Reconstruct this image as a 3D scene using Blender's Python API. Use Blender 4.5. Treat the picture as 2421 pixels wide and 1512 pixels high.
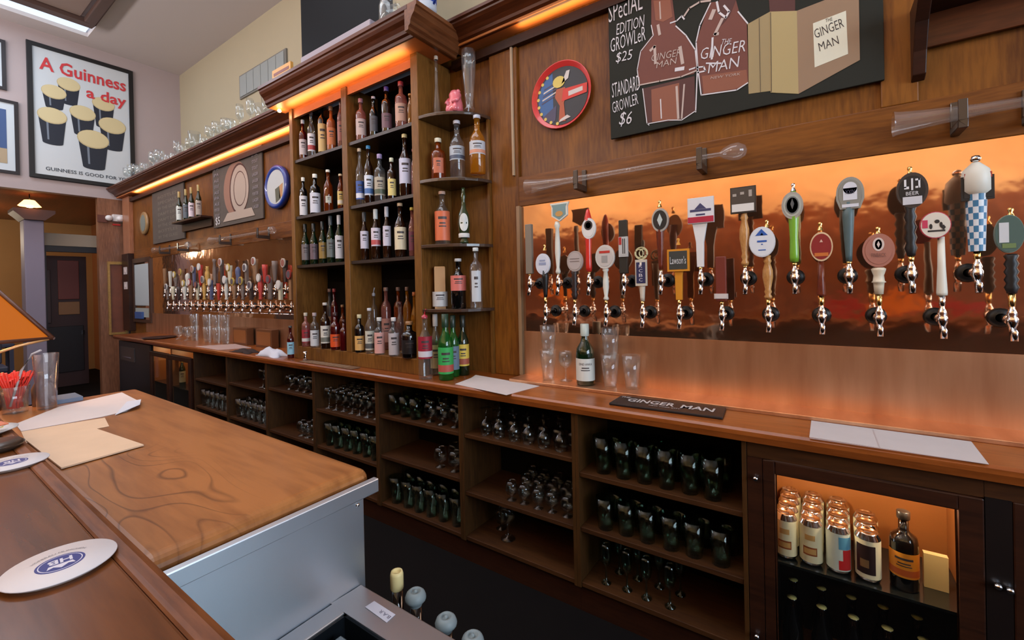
import bpy, math, random
from math import pi, sin, cos, radians, atan2
from mathutils import Vector, Matrix
random.seed(7)
for o in list(bpy.data.objects): bpy.data.objects.remove(o, do_unlink=True)
S = bpy.context.scene
COL = S.collection
H = 1.42            # eye height above the floor; the coordinates below are measured from the lens, z shifted by H at the end

# ---------------------------------------------------------------- camera
YAW, PITCH, ROLL, F, CY = -0.604119, -0.004660, -0.0217492, 1040.135, 680.157
IMW, IMH = 2421.0, 1512.0
_f = Vector((sin(YAW)*cos(PITCH), cos(YAW)*cos(PITCH), sin(PITCH)))
_r = Vector((cos(YAW), -sin(YAW), 0)); _u = _r.cross(_f)
R_ = _r*cos(ROLL) + _u*sin(ROLL); U_ = -_r*sin(ROLL) + _u*cos(ROLL)
cam = bpy.data.cameras.new('camera'); camo = bpy.data.objects.new('camera', cam); COL.objects.link(camo)
cam.sensor_width = 36.0; cam.sensor_fit = 'HORIZONTAL'; cam.lens = 36.0*F/IMW
cam.shift_y = (CY - IMH/2)/IMW; cam.clip_start = 0.02; cam.clip_end = 60
camo.matrix_world = Matrix(((R_.x, U_.x, -_f.x, 0), (R_.y, U_.y, -_f.y, 0), (R_.z, U_.z, -_f.z, 0), (0, 0, 0, 1)))
S.camera = camo
def W(px, py, ax, val):
    """where the ray of a photo pixel meets the plane axis=val (measuring aid for real surfaces)"""
    d = R_*((px-1210.5)/F) + U_*(-(py-CY)/F) + _f
    return d*(val/d[ax])
def rad(px, wpx, p):
    """true radius of a round thing wpx wide at point p"""
    return wpx/2*p.dot(_f)/F*cos(atan2(px-1210.5, F))

# ---------------------------------------------------------------- world, lights, exposure
w = bpy.data.worlds.new('world'); S.world = w; w.use_nodes = True
w.node_tree.nodes['Background'].inputs[0].default_value = (0.62, 0.75, 1, 1)
w.node_tree.nodes['Background'].inputs[1].default_value = 1.0
S.view_settings.view_transform = 'Standard'; S.view_settings.look = 'None'
S.view_settings.gamma = 1.0; S.view_settings.use_curve_mapping = False
S.view_settings.exposure = -0.2
S.cycles.max_bounces = 7; S.cycles.diffuse_bounces = 3; S.cycles.glossy_bounces = 4
S.cycles.transmission_bounces = 6; S.cycles.transparent_max_bounces = 24
S.cycles.caustics_reflective = False; S.cycles.caustics_refractive = False
S.cycles.sample_clamp_indirect = 4.0; S.cycles.use_denoising = True
LIGHTS = []
def area(name, loc, direction, sx, sy, power, col, spread=180):
    l = bpy.data.lights.new(name, 'AREA'); l.shape = 'RECTANGLE'; l.size = sx; l.size_y = sy
    l.energy = power; l.color = col; l.spread = radians(spread)
    o = bpy.data.objects.new(name, l); COL.objects.link(o); o.location = loc
    o.rotation_euler = Vector(direction).to_track_quat('-Z', 'Y').to_euler(); return o
def point(name, loc, power, col, r=0.03):
    l = bpy.data.lights.new(name, 'POINT'); l.energy = power; l.color = col; l.shadow_soft_size = r
    o = bpy.data.objects.new(name, l); COL.objects.link(o); o.location = loc; return o
DAY = (0.70, 0.84, 1.0); WARM = (1.0, 0.60, 0.28)
# daylight through the shop front windows at the street end and through the far roof light
area('street_window_light', (3.86, -0.6, 0.95), (-1, 0, -0.02), 3.6, 1.8, 235, DAY)
area('added_overhead_fill', (-2.2, 0.35, 3.34), (0, 0, -1), 5.0, 1.3, 95, (0.86, 0.91, 1.0))  # unseen overhead area light, added as soft ambient fill
area('roof_light_far', (-6.9, -0.2, 3.32), (0, 0, -1), 0.9, 2.4, 75, DAY)
# picture lamps washing the wall opposite the bar
area('wall_wash_lamp', (-0.8, -2.5, 1.5), (0, -1, 0.55), 7.5, 0.12, 115, (1.0, 0.76, 0.48))
area('added_ceiling_fill', (-5.0, -2.4, 2.0), (0, 0.6, 1), 6.0, 0.3, 290, (1.0, 0.93, 0.95))  # made-up upward light, added to brighten the ceiling and fill the room
# the rope lights hidden behind the cornices
area('cornice_light_long', (0.35, 2.0, 1.372), (0, -0.25, 1), 3.3, 0.02, 3.6, WARM)
area('cornice_light_far', (-5.4, 2.0, 1.322), (0, -0.25, 1), 4.1, 0.02, 8.5, (1.0, 0.66, 0.34))
area('cornice_light_cabinet', (-2.52, 1.735, 1.30), (0, -0.35, 1), 1.25, 0.015, 2.3, WARM)
point('back_room_light', (-9.9, 0.6, 0.85), 26, (1.0, 0.82, 0.60), 0.15)

# ---------------------------------------------------------------- materials
def srgb(r, g, b):
    f = lambda c: (c/255/12.92 if c/255 <= 0.04045 else ((c/255+0.055)/1.055)**2.4)
    return (f(r), f(g), f(b), 1)
MATS = {}
def mat(name, col, rough=0.5, metal=0.0, coat=0.0, spec=0.5, emit=None, es=0.0, noise=0.0, nscale=20):
    if name in MATS: return MATS[name]
    m = bpy.data.materials.new(name); m.use_nodes = True; nt = m.node_tree; b = nt.nodes['Principled BSDF']
    b.inputs['Base Color'].default_value = col; b.inputs['Roughness'].default_value = rough
    b.inputs['Metallic'].default_value = metal; b.inputs['Coat Weight'].default_value = coat
    b.inputs['Specular IOR Level'].default_value = spec
    if emit: b.inputs['Emission Color'].default_value = emit; b.inputs['Emission Strength'].default_value = es
    if noise:
        n = nt.nodes.new('ShaderNodeTexNoise'); n.inputs['Scale'].default_value = nscale; n.inputs['Detail'].default_value = 4
        tc = nt.nodes.new('ShaderNodeTexCoord'); nt.links.new(tc.outputs['Object'], n.inputs['Vector'])
        mx = nt.nodes.new('ShaderNodeMix'); mx.data_type = 'RGBA'
        mx.inputs[6].default_value = tuple(c*(1-noise) for c in col[:3])+(1,)
        mx.inputs[7].default_value = tuple(min(1, c*(1+noise)) for c in col[:3])+(1,)
        nt.links.new(n.outputs['Fac'], mx.inputs[0]); nt.links.new(mx.outputs[2], b.inputs['Base Color'])
    MATS[name] = m; return m
def paint(r, g, b, rough=0.45, **k):
    return mat('paint_%d_%d_%d' % (r, g, b), srgb(r, g, b), rough, **k)
def wood(name, dark, light, axis='x', scale=6.0, rough=0.35, coat=0.25, rings=0.0, bump=0.05, spec=0.25):
    m = bpy.data.materials.new(name); m.use_nodes = True; nt = m.node_tree; N = nt.nodes; L = nt.links
    b = N['Principled BSDF']; tc = N.new('ShaderNodeTexCoord'); mp = N.new('ShaderNodeMapping')
    st = {'x': (0.12, 1, 1), 'y': (1, 0.12, 1), 'z': (1, 1, 0.12)}[axis]
    mp.inputs['Scale'].default_value = st; L.new(tc.outputs['Object'], mp.inputs['Vector'])
    n1 = N.new('ShaderNodeTexNoise'); n1.inputs['Scale'].default_value = scale; n1.inputs['Detail'].default_value = 3
    n1.inputs['Distortion'].default_value = 0.6; L.new(mp.outputs[0], n1.inputs['Vector'])
    n2 = N.new('ShaderNodeTexNoise'); n2.inputs['Scale'].default_value = scale*16; n2.inputs['Detail'].default_value = 6
    L.new(mp.outputs[0], n2.inputs['Vector'])
    mx = N.new('ShaderNodeMath'); mx.operation = 'MULTIPLY_ADD'; mx.inputs[1].default_value = 0.55
    L.new(n1.outputs['Fac'], mx.inputs[0])
    m2 = N.new('ShaderNodeMath'); m2.operation = 'MULTIPLY'; m2.inputs[1].default_value = 0.5
    L.new(n2.outputs['Fac'], m2.inputs[0]); L.new(m2.outputs[0], mx.inputs[2])
    cr = N.new('ShaderNodeValToRGB'); cr.color_ramp.elements[0].position = 0.38; cr.color_ramp.elements[1].position = 0.64
    cr.color_ramp.elements[0].color = dark; cr.color_ramp.elements[1].color = light
    L.new(mx.outputs[0], cr.inputs[0]); out = cr.outputs[0]
    if rings:
        mp2 = N.new('ShaderNodeMapping'); mp2.inputs['Scale'].default_value = {'x': (2.6, 7.0, 3), 'y': (4.2, 1.6, 3), 'z': (4, 4, 1)}[axis]
        mp2.inputs['Location'].default_value = (2.35, 0.4, 0)
        L.new(tc.outputs['Object'], mp2.inputs['Vector'])
        n3 = N.new('ShaderNodeTexNoise'); n3.inputs['Scale'].default_value = 1.0; n3.inputs['Detail'].default_value = 0.8
        n3.inputs['Distortion'].default_value = 0.5
        L.new(mp2.outputs[0], n3.inputs['Vector'])
        s = N.new('ShaderNodeMath'); s.operation = 'MULTIPLY'; s.inputs[1].default_value = 13; L.new(n3.outputs['Fac'], s.inputs[0])
        fr = N.new('ShaderNodeMath'); fr.operation = 'FRACT'; L.new(s.outputs[0], fr.inputs[0])
        cr2 = N.new('ShaderNodeValToRGB'); e = cr2.color_ramp.elements
        e[0].position = 0.0; e[0].color = (rings, rings, rings, 1); e[1].position = 0.10; e[1].color = (0, 0, 0, 1)
        e3 = e.new(0.93); e3.color = (0, 0, 0, 1); e4 = e.new(1.0); e4.color = (rings, rings, rings, 1)
        L.new(fr.outputs[0], cr2.inputs[0])
        mp3 = N.new('ShaderNodeMapping'); mp3.inputs['Location'].default_value = (0.98, -0.25, 0); mp3.inputs['Scale'].default_value = (1, 1, 0)
        L.new(tc.outputs['Object'], mp3.inputs['Vector'])
        mp4 = N.new('ShaderNodeMapping'); mp4.inputs['Scale'].default_value = (2.6, 7.5, 0); L.new(mp3.outputs[0], mp4.inputs['Vector'])
        gd = N.new('ShaderNodeTexGradient'); gd.gradient_type = 'SPHERICAL'; L.new(mp4.outputs[0], gd.inputs['Vector'])
        gm = N.new('ShaderNodeMath'); gm.operation = 'MULTIPLY'; gm.inputs[1].default_value = 2.2; gm.use_clamp = True; L.new(gd.outputs['Fac'], gm.inputs[0])
        gx = N.new('ShaderNodeMath'); gx.operation = 'MULTIPLY'; L.new(gm.outputs[0], gx.inputs[0]); L.new(cr2.outputs[0], gx.inputs[1])
        mm = N.new('ShaderNodeMix'); mm.data_type = 'RGBA'
        mm.inputs[7].default_value = tuple(c*0.5 for c in dark[:3])+(1,)
        L.new(gx.outputs[0], mm.inputs[0]); L.new(out, mm.inputs[6]); out = mm.outputs[2]
    L.new(out, b.inputs['Base Color'])
    b.inputs['Roughness'].default_value = rough; b.inputs['Coat Weight'].default_value = coat; b.inputs['Coat Roughness'].default_value = 0.18; b.inputs['Specular IOR Level'].default_value = spec
    if bump:
        bp = N.new('ShaderNodeBump'); bp.inputs['Strength'].default_value = bump; bp.inputs['Distance'].default_value = 0.002
        L.new(n2.outputs['Fac'], bp.inputs['Height']); L.new(bp.outputs[0], b.inputs['Normal'])
    return m
def glassy(name, tint, spec_tint=(1, 1, 1, 1), body=0.0, bodycol=(0.8, 0.85, 0.9, 1), rough=0.03, ior=1.5):
    """thin clear glass: tinted see-through, mirror sheen by Fresnel, a little body"""
    if name in MATS: return MATS[name]
    m = bpy.data.materials.new(name); m.use_nodes = True; nt = m.node_tree; N = nt.nodes; L = nt.links
    N.remove(N['Principled BSDF']); out = N['Material Output']
    t = N.new('ShaderNodeBsdfTransparent'); t.inputs[0].default_value = tint
    g = N.new('ShaderNodeBsdfGlossy'); g.inputs[0].default_value = spec_tint; g.inputs['Roughness'].default_value = rough
    d = N.new('ShaderNodeBsdfDiffuse'); d.inputs[0].default_value = bodycol
    fr = N.new('ShaderNodeFresnel'); ge = N.new('ShaderNodeNewGeometry')
    io = N.new('ShaderNodeMath'); io.operation = 'MULTIPLY_ADD'; io.inputs[1].default_value = 1/ior-ior; io.inputs[2].default_value = ior
    L.new(ge.outputs['Backfacing'], io.inputs[0]); L.new(io.outputs[0], fr.inputs['IOR'])   # same sheen on both faces of the thin wall
    ad = N.new('ShaderNodeMath'); ad.operation = 'MULTIPLY_ADD'; ad.inputs[1].default_value = 1.0; ad.inputs[2].default_value = 0.01
    L.new(fr.outputs[0], ad.inputs[0])
    m0 = N.new('ShaderNodeMixShader'); m0.inputs[0].default_value = body; L.new(t.outputs[0], m0.inputs[1]); L.new(d.outputs[0], m0.inputs[2])
    m1 = N.new('ShaderNodeMixShader'); L.new(ad.outputs[0], m1.inputs[0]); L.new(m0.outputs[0], m1.inputs[1]); L.new(g.outputs[0], m1.inputs[2])
    L.new(m1.outputs[0], out.inputs[0]); MATS[name] = m; return m
def copper(name, rough, dent, streak):
    m = bpy.data.materials.new(name); m.use_nodes = True; nt = m.node_tree; N = nt.nodes; L = nt.links
    b = N['Principled BSDF']; b.inputs['Metallic'].default_value = 0.95
    tc = N.new('ShaderNodeTexCoord')
    n = N.new('ShaderNodeTexNoise'); n.inputs['Scale'].default_value = 3.5; n.inputs['Detail'].default_value = 5
    mp = N.new('ShaderNodeMapping'); mp.inputs['Scale'].default_value = (4, 1, 0.5) if streak else (1, 1, 1)
    L.new(tc.outputs['Object'], mp.inputs['Vector']); L.new(mp.outputs[0], n.inputs['Vector'])
    cr = N.new('ShaderNodeValToRGB'); cr.color_ramp.elements[0].position = 0.3; cr.color_ramp.elements[1].position = 0.7
    cr.color_ramp.elements[0].color = (0.66, 0.33, 0.18, 1); cr.color_ramp.elements[1].color = (0.86, 0.50, 0.30, 1)
    L.new(n.outputs['Fac'], cr.inputs[0]); L.new(cr.outputs[0], b.inputs['Base Color'])
    b.inputs['Roughness'].default_value = rough
    n2 = N.new('ShaderNodeTexNoise'); n2.inputs['Scale'].default_value = 7; n2.inputs['Detail'].default_value = 2.5
    L.new(tc.outputs['Object'], n2.inputs['Vector'])
    bp = N.new('ShaderNodeBump'); bp.inputs['Strength'].default_value = dent; bp.inputs['Distance'].default_value = 0.02
    L.new(n2.outputs['Fac'], bp.inputs['Height']); L.new(bp.outputs[0], b.inputs['Normal'])
    return m

WOOD_WALL = wood('panel_oak', srgb(88, 46, 12), srgb(132, 80, 24), 'z', 5, 0.45, 0.08)
WOOD_RAIL = wood('rail_oak', srgb(88, 46, 12), srgb(130, 76, 24), 'x', 5, 0.45, 0.08)
WOOD_CAB = wood('cabinet_oak', srgb(96, 60, 22), srgb(132, 88, 38), 'z', 6, 0.45, 0.08)
WOOD_DARK = wood('dark_stained_oak', srgb(36, 17, 9), srgb(56, 28, 14), 'x', 6, 0.45, 0.05)
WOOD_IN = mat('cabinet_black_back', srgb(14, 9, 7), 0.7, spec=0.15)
WOOD_CROWN = wood('crown_oak', srgb(70, 34, 16), srgb(98, 50, 24), 'x', 5, 0.4, 0.15)
WOOD_TOP = wood('counter_oak', srgb(118, 58, 20), srgb(158, 86, 36), 'x', 4, 0.32, 0.35)
WOOD_ISL = wood('island_oak', srgb(118, 68, 32), srgb(168, 108, 58), 'x', 3, 0.36, 0.3, rings=0.75, bump=0.15)
WOOD_BAR = wood('bar_oak', srgb(76, 40, 16), srgb(112, 64, 28), 'x', 3, 0.25, 0.12)
WOOD_SHELF = wood('shelf_oak', srgb(50, 27, 12), srgb(72, 42, 18), 'x', 6, 0.5, 0.0)
SHELF_BLK = mat('black_brown_shelf', srgb(52, 38, 28), 0.35, coat=0.2)
COPPER_U = copper('hammered_copper', 0.07, 0.11, False)
COPPER_L = copper('brushed_copper', 0.40, 0.06, True)
CHROME = mat('chrome', (0.82, 0.82, 0.84, 1), 0.12, 1.0)
BRASS = mat('brass', (0.85, 0.6, 0.22, 1), 0.2, 1.0)
STEEL = mat('brushed_steel', (0.66, 0.74, 0.82, 1), 0.42, 1.0, noise=0.15, nscale=4)
BINST = mat('bin_steel', (0.42, 0.42, 0.43, 1), 0.42, 1.0, noise=0.2, nscale=3)
BLACK = mat('black_rubber', srgb(16, 14, 14), 0.4)
GLASS = glassy('clear_glass', (0.94, 0.96, 0.96, 1), body=0.03)
GLASS_G = glassy('green_tint_glass', (0.74, 0.84, 0.78, 1), spec_tint=(0.6, 0.66, 0.62, 1), body=0.0)
GLASS_B = glassy('shelf_glass', (0.9, 0.92, 0.91, 1), spec_tint=(0.8, 0.8, 0.8, 1), body=0.0)
PLASTER = mat('mauve_plaster', srgb(178, 162, 160), 0.85, noise=0.04, nscale=2)
PLASTER_Y = mat('cream_plaster', srgb(176, 165, 138), 0.85, noise=0.04, nscale=2)
PAPER = mat('menu_paper', srgb(214, 203, 200), 0.8, noise=0.06, nscale=14)
PAPER_T = mat('tan_menu_paper', srgb(222, 190, 158), 0.8, noise=0.08, nscale=14)
CHALK = mat('chalk_white', srgb(215, 210, 212), 0.9)
SLATE = mat('chalkboard_slate', srgb(44, 44, 38), 0.8, spec=0.2, noise=0.15, nscale=5)
WHITE = paint(228, 226, 224); NAVY = paint(36, 40, 120); RED = paint(200, 40, 32)

# ---------------------------------------------------------------- mesh tools
class MB:
    def __init__(s): s.v = []; s.f = []; s.m = []; s.sm = []
    def add(s, v, f, mi=0, smooth=False):
        o = len(s.v); s.v += [tuple(p) for p in v]
        for q in f: s.f.append([o+i for i in q]); s.m.append(mi); s.sm.append(smooth)
        return s
    def box(s, x0, x1, y0, y1, z0, z1, mi=0):
        return s.add([(x0,y0,z0),(x1,y0,z0),(x1,y1,z0),(x0,y1,z0),(x0,y0,z1),(x1,y0,z1),(x1,y1,z1),(x0,y1,z1)],
                     [(0,3,2,1),(4,5,6,7),(0,1,5,4),(1,2,6,5),(2,3,7,6),(3,0,4,7)], mi)
    def lathe(s, prof, n=16, c=(0, 0, 0), mi=0, axis='z', smooth=True, a0=0, a1=2*pi):
        """prof: list of (r, h) or (r, h, mat)"""
        full = abs(a1-a0-2*pi) < 1e-6; k = n if full else n+1; v = []
        for p in prof:
            for i in range(k):
                a = a0+(a1-a0)*i/n; x, y, z = p[0]*cos(a), p[0]*sin(a), p[1]
                if axis == 'y': x, y, z = x, z, y
                if axis == 'x': x, y, z = z, x, y
                v.append((c[0]+x, c[1]+y, c[2]+z))
        f = []; mm = []
        for j in range(len(prof)-1):
            for i in range(n):
                a, b = j*k+i, j*k+(i+1) % k
                q = [a, b, b+k, a+k]
                if axis == 'y': q.reverse()
                f.append(q); mm.append(prof[j][2] if len(prof[j]) > 2 else mi)
        o = len(s.v); s.v += v
        for q, q2 in zip(f, mm): s.f.append([o+i for i in q]); s.m.append(q2); s.sm.append(smooth)
        return s
    def prism(s, poly, ax, a, b, mi=0, smooth=False):
        """poly: 2-D points in the two other axes (in xyz order), extruded along ax from a to b"""
        def P(p, t):
            return {'x': (t, p[0], p[1]), 'y': (p[0], t, p[1]), 'z': (p[0], p[1], t)}[ax]
        n = len(poly); v = [P(p, a) for p in poly]+[P(p, b) for p in poly]
        s.add(v, [list(range(n))[::-1], list(range(n, 2*n))], mi)
        o = len(s.v)-2*n
        for i in range(n): s.f.append([o+i, o+(i+1) % n, o+n+(i+1) % n, o+n+i]); s.m.append(mi); s.sm.append(smooth)
        return s
    def tube(s, pts, r, n=8, mi=0):
        pts = [Vector(p) for p in pts]; rs = r if isinstance(r, (list, tuple)) else [r]*len(pts)
        v = []; up = Vector((0, 0, 1))
        for i, p in enumerate(pts):
            t = (pts[min(i+1, len(pts)-1)]-pts[max(i-1, 0)]).normalized()
            a = t.cross(up if abs(t.z) < 0.9 else Vector((1, 0, 0))).normalized(); b = t.cross(a)
            v += [p+a*rs[i]*cos(2*pi*k/n)+b*rs[i]*sin(2*pi*k/n) for k in range(n)]
        f = [(j*n+k, j*n+(k+1) % n, (j+1)*n+(k+1) % n, (j+1)*n+k) for j in range(len(pts)-1) for k in range(n)]
        s.add(v, f, mi, True); s.add(v[:n], [list(range(n))[::-1]], mi); s.add(v[-n:], [list(range(n))], mi); return s
    def build(s, name, mats, parent=None, loc=None, bevel=0, fixn=True):
        me = bpy.data.meshes.new(name); me.from_pydata(s.v, [], s.f)
        for m in (mats if isinstance(mats, (list, tuple)) else [mats]): me.materials.append(m)
        me.polygons.foreach_set('material_index', s.m); me.polygons.foreach_set('use_smooth', s.sm)
        if fixn:
            import bmesh
            bm = bmesh.new(); bm.from_mesh(me); bmesh.ops.remove_doubles(bm, verts=bm.verts, dist=1e-6)
            bmesh.ops.recalc_face_normals(bm, faces=bm.faces); bm.to_mesh(me); bm.free()
        me.update()
        o = bpy.data.objects.new(name, me); COL.objects.link(o)
        if parent: o.parent = parent
        if loc is not None: o.location = loc
        if bevel:
            b = o.modifiers.new('edge', 'BEVEL'); b.width = bevel; b.segments = 2; b.limit_method = 'ANGLE'
        return o
def thing(name, label, cat, loc=(0, 0, 0), group=None, rz=0):
    o = bpy.data.objects.new(name, None); COL.objects.link(o); o.location = loc; o.rotation_euler = (0, 0, rz)
    o.empty_display_size = 0.02; return tag(o, label, cat, group)
def tag(o, label, cat, group=None):
    o['label'] = label; o['category'] = cat
    if group: o['group'] = group
    return o
def struct(o): o['kind'] = 'structure'; return o
def sbox(name, m, *b, bevel=0): return struct(MB().box(*b).build(name, m, bevel=bevel))
def part(name, m, parent, *b, bevel=0, mi=0): return MB().box(*b, mi=mi).build(name, m, parent, bevel=bevel)
def dup(root, loc=None, label=None, group=None, rz=None):
    r = root.copy(); COL.objects.link(r)
    if loc is not None: r.location = loc
    if rz is not None: r.rotation_euler = (0, 0, rz)
    if label: r['label'] = label
    if group: r['group'] = group
    for ch in list(root.children):
        c = ch.copy(); COL.objects.link(c); c.parent = r
        for g in ch.children:
            d = g.copy(); COL.objects.link(d); d.parent = c
    return r
_tc = {}
def text_mesh(body, shear=0.0, bold=0.0):
    k = (body, shear, bold)
    if k not in _tc:
        cu = bpy.data.curves.new('lettering', 'FONT'); cu.body = body; cu.shear = shear; cu.offset = bold
        cu.extrude = 0; cu.resolution_u = 2; cu.align_x = 'CENTER'
        o = bpy.data.objects.new('lettering', cu); COL.objects.link(o); bpy.context.view_layer.update()
        me = bpy.data.meshes.new_from_object(o.evaluated_get(bpy.context.evaluated_depsgraph_get()))
        _tc[k] = ([v.co.copy() for v in me.vertices], [list(p.vertices) for p in me.polygons])
        bpy.data.objects.remove(o); bpy.data.meshes.remove(me)
    return _tc[k]
def text(mb, body, O, U, V, wid, hei, mi=0, shear=0.0, bold=0.0, bend=None):
    """lettering fitted in a wid x hei box centred at O with axes U (reading) and V (up)"""
    v, f = text_mesh(body, shear, bold); O, U, V = Vector(O), Vector(U), Vector(V)
    x0, x1 = min(p.x for p in v), max(p.x for p in v); y0, y1 = min(p.y for p in v), max(p.y for p in v)
    out = []
    for p in v:
        a = ((p.x-x0)/(x1-x0)-0.5)*wid; b = ((p.y-y0)/(y1-y0)-0.5)*hei
        out.append(O+U*a+V*b if not bend else bend(a, b))
    mb.add(out, f, mi); return mb
UX, UZ, UY = Vector((1, 0, 0)), Vector((0, 0, 1)), Vector((0, 1, 0))
def arc(cx, cy, rx, ry, n=24, a0=0, a1=2*pi):
    return [(cx+rx*cos(a0+(a1-a0)*i/n), cy+ry*sin(a0+(a1-a0)*i/n)) for i in range(n if abs(a1-a0-2*pi) < 1e-6 else n+1)]
def flatp(mb, pts, y, mi=0, t=0.0006):
    """thin print on a wall facing the room: (x, z) points at depth y"""
    return mb.prism(pts, 'y', y-t, y, mi)
def px_xz(pts, y): return [(p.x, p.z) for p in (W(a, b, 1, y) for a, b in pts)]
def px_xy(pts, z): return [(p.x, p.y) for p in (W(a, b, 2, z) for a, b in pts)]
def px_yz(pts, x): return [(p.y, p.z) for p in (W(a, b, 0, x) for a, b in pts)]
def ribbon(mb, pts, wd, y, mi=0):
    """a chalk stroke on the wall plane y"""
    P = [Vector(p) for p in pts]
    for i in range(len(P)-1):
        d = (P[i+1]-P[i]); 
        if d.length < 1e-6: continue
        d.normalize(); n = Vector((-d.y, d.x))*wd/2; a, b = P[i]-d*wd*0.25, P[i+1]+d*wd*0.25
        mb.add([(q.x, y, q.y) for q in (a-n, b-n, b+n, a+n)], [(0, 1, 2, 3)], mi)
    return mb

# ================================================================ ROOM
ZC = 3.38; XE = -8.1; YB = 2.75; YW = 2.05; ZB = -0.503; ZF = -H
sbox('floor', mat('dark_floor', srgb(12, 7, 6), 0.8, spec=0.15, noise=0.3, nscale=9), -12.2, 4.4, -3.6, 2.9, ZF-0.1, ZF)
# ceiling with the roof light slot near the end wall
sbox('ceiling', mat('ceiling_paint', srgb(208, 198, 194), 0.9), -7.40, 4.4, -3.6, 2.9, ZC, ZC+0.12)
sbox('ceiling', MATS['ceiling_paint'], -8.2, -7.80, -3.6, 2.9, ZC, ZC+0.12)
sbox('ceiling', MATS['ceiling_paint'], -7.80, -7.40, 1.64, 2.9, ZC, ZC+0.12)
sky = MB().box(-7.8, -7.4, -3.5, 1.62, ZC+0.05, ZC+0.06).build('window_1', mat('daylight_pane', (0.6, 0.7, 0.8, 1), 0.4, emit=(0.66, 0.82, 1.0, 1), es=1.1)); struct(sky)
bm_ = WOOD_DARK
tr = MB().box(-7.40, -7.27, -3.5, 1.60, ZC-0.06, ZC).box(-7.27, -6.0, 1.50, 1.60, ZC-0.06, ZC); struct(tr.build('trim_1', paint(88, 66, 58), bevel=0.01))
struct(MB().box(-7.24, -6.0, -3.4, 1.46, ZC-0.02, ZC-0.001).build('trim_2', paint(150, 128, 116)))
# upper walls
sbox('wall_back', PLASTER_Y, -8.1, 4.4, YB, YB+0.12, 1.30, ZC)
sbox('wall_end', PLASTER, XE-0.12, XE, -3.6, YB, 1.335, ZC)
sbox('wall_opposite', mat('opposite_plaster', srgb(205, 180, 140), 0.85), -8.1, 4.4, -3.6, -3.48, 1.0, ZC)
sbox('wall_opposite_wainscot', wood('opposite_oak', srgb(96, 52, 30), srgb(140, 80, 46), 'z', 3), -12, 4.4, -3.6, -3.45, ZF, 1.0)
# shop front end wall with window openings
for a, b, c, d in ((-3.6, -2.4, ZF, ZC), (1.2, 2.9, ZF, ZC), (-2.4, 1.2, ZF, -0.7), (-2.4, 1.2, 1.8, ZC)):
    sbox('wall_street', PLASTER, 3.9, 4.05, a, b, c, d)
mul = MB()
for y in (-2.4, -1.2, 0.0, 1.14): mul.box(3.80, 3.85, y, y+0.06, -0.7, 1.8)
mul.box(3.80, 3.85, -2.4, 1.2, 0.95, 1.01); struct(mul.build('window_2', WOOD_DARK))
# lower room beyond the header: floor, ceiling, walls
sbox('ceiling_back_room', wood('red_ceiling_boards', srgb(84, 36, 18), srgb(120, 56, 28), 'x', 4), -12, XE-0.121, -3.6, 2.9, 1.335, 1.42)
sbox('wall_back_room', mat('tan_plaster', srgb(196, 148, 92), 0.85, noise=0.08, nscale=3), -11.6, -11.5, -3.6, 2.9, ZF, 1.335)
sbox('wall_back_room_side', mat('orange_plaster', srgb(190, 122, 72), 0.8), -11.6, XE, 2.4, 2.5, ZF, 1.335)
# header beam and door frame in the far opening
B2 = -8.75
sbox('beam', mat('greige_paint', srgb(176, 158, 136), 0.7), B2-0.1, B2, 1.28, 2.4, 0.70, 0.875, bevel=0.006)
sbox('column', mat('lilac_column', srgb(140, 130, 146), 0.6), -8.72, -8.46, 1.115, 1.30, ZF, 1.0, bevel=0.01)
cp = MB().prism([(1.115, 1.0), (1.30, 1.0), (1.36, 1.06), (1.40, 1.10), (1.40, 1.14), (1.02, 1.14), (1.02, 1.10), (1.06, 1.06)], 'x', -8.80, -8.40)
struct(cp.build('trim_3', mat('capital_brown', srgb(96, 66, 58), 0.6)))
dr = MB().box(B2-0.12, B2-0.02, 1.30, 1.36, ZF, 0.70).box(B2-0.12, B2-0.02, 1.92, 2.4, ZF, 0.70).box(B2-0.12, B2-0.02, 1.36, 1.92, 0.62, 0.70)
struct(dr.build('door_1_frame', mat('door_dark_paint', srgb(40, 32, 32), 0.45)))
door = struct(MB().box(-9.75, -9.70, 1.30, 1.95, ZF, 0.62).build('door_1', mat('door_red_brown', srgb(60, 30, 26), 0.5)))
for (a, b, c, d, m) in ((1.36, 1.54, -0.42, 0.40, paint(70, 50, 48)), (1.62, 1.86, -0.06, 0.55, paint(118, 52, 40)), (1.62, 1.86, -0.30, -0.10, paint(150, 104, 62)), (1.36, 1.90, -1.2, -0.48, paint(30, 14, 14))):
    part('panel', m, door, -9.70, -9.68, a, b, c, d, bevel=0.006)
part('door_handle', CHROME, door, -9.68, -9.64, 1.88, 1.90, -0.62, -0.56)
# pier at the end of the bar
sbox('wall_pier', wood('pier_oak', srgb(112, 74, 54), srgb(146, 100, 74), 'z', 5), XE-0.10, XE, 1.76, 2.06, ZF, 1.335)

# ================================================================ BACK BAR WALL
XL, XR = -7.99, 2.6
back = sbox('wall_bar', WOOD_WALL, XL, XR, YW, YW+0.1, ZF, 1.42)
post = sbox('trim_4', wood('pale_post_oak', srgb(150, 96, 66), srgb(178, 120, 86), 'z', 5), XL-0.03, -7.75, YW-0.05, YW, 0.56, 1.35, bevel=0.004)  # paler oak than the dark post below it
sbox('trim_5', WOOD_DARK, XL-0.03, -7.75, YW-0.07, YW, ZB, 0.56, bevel=0.004)
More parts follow.
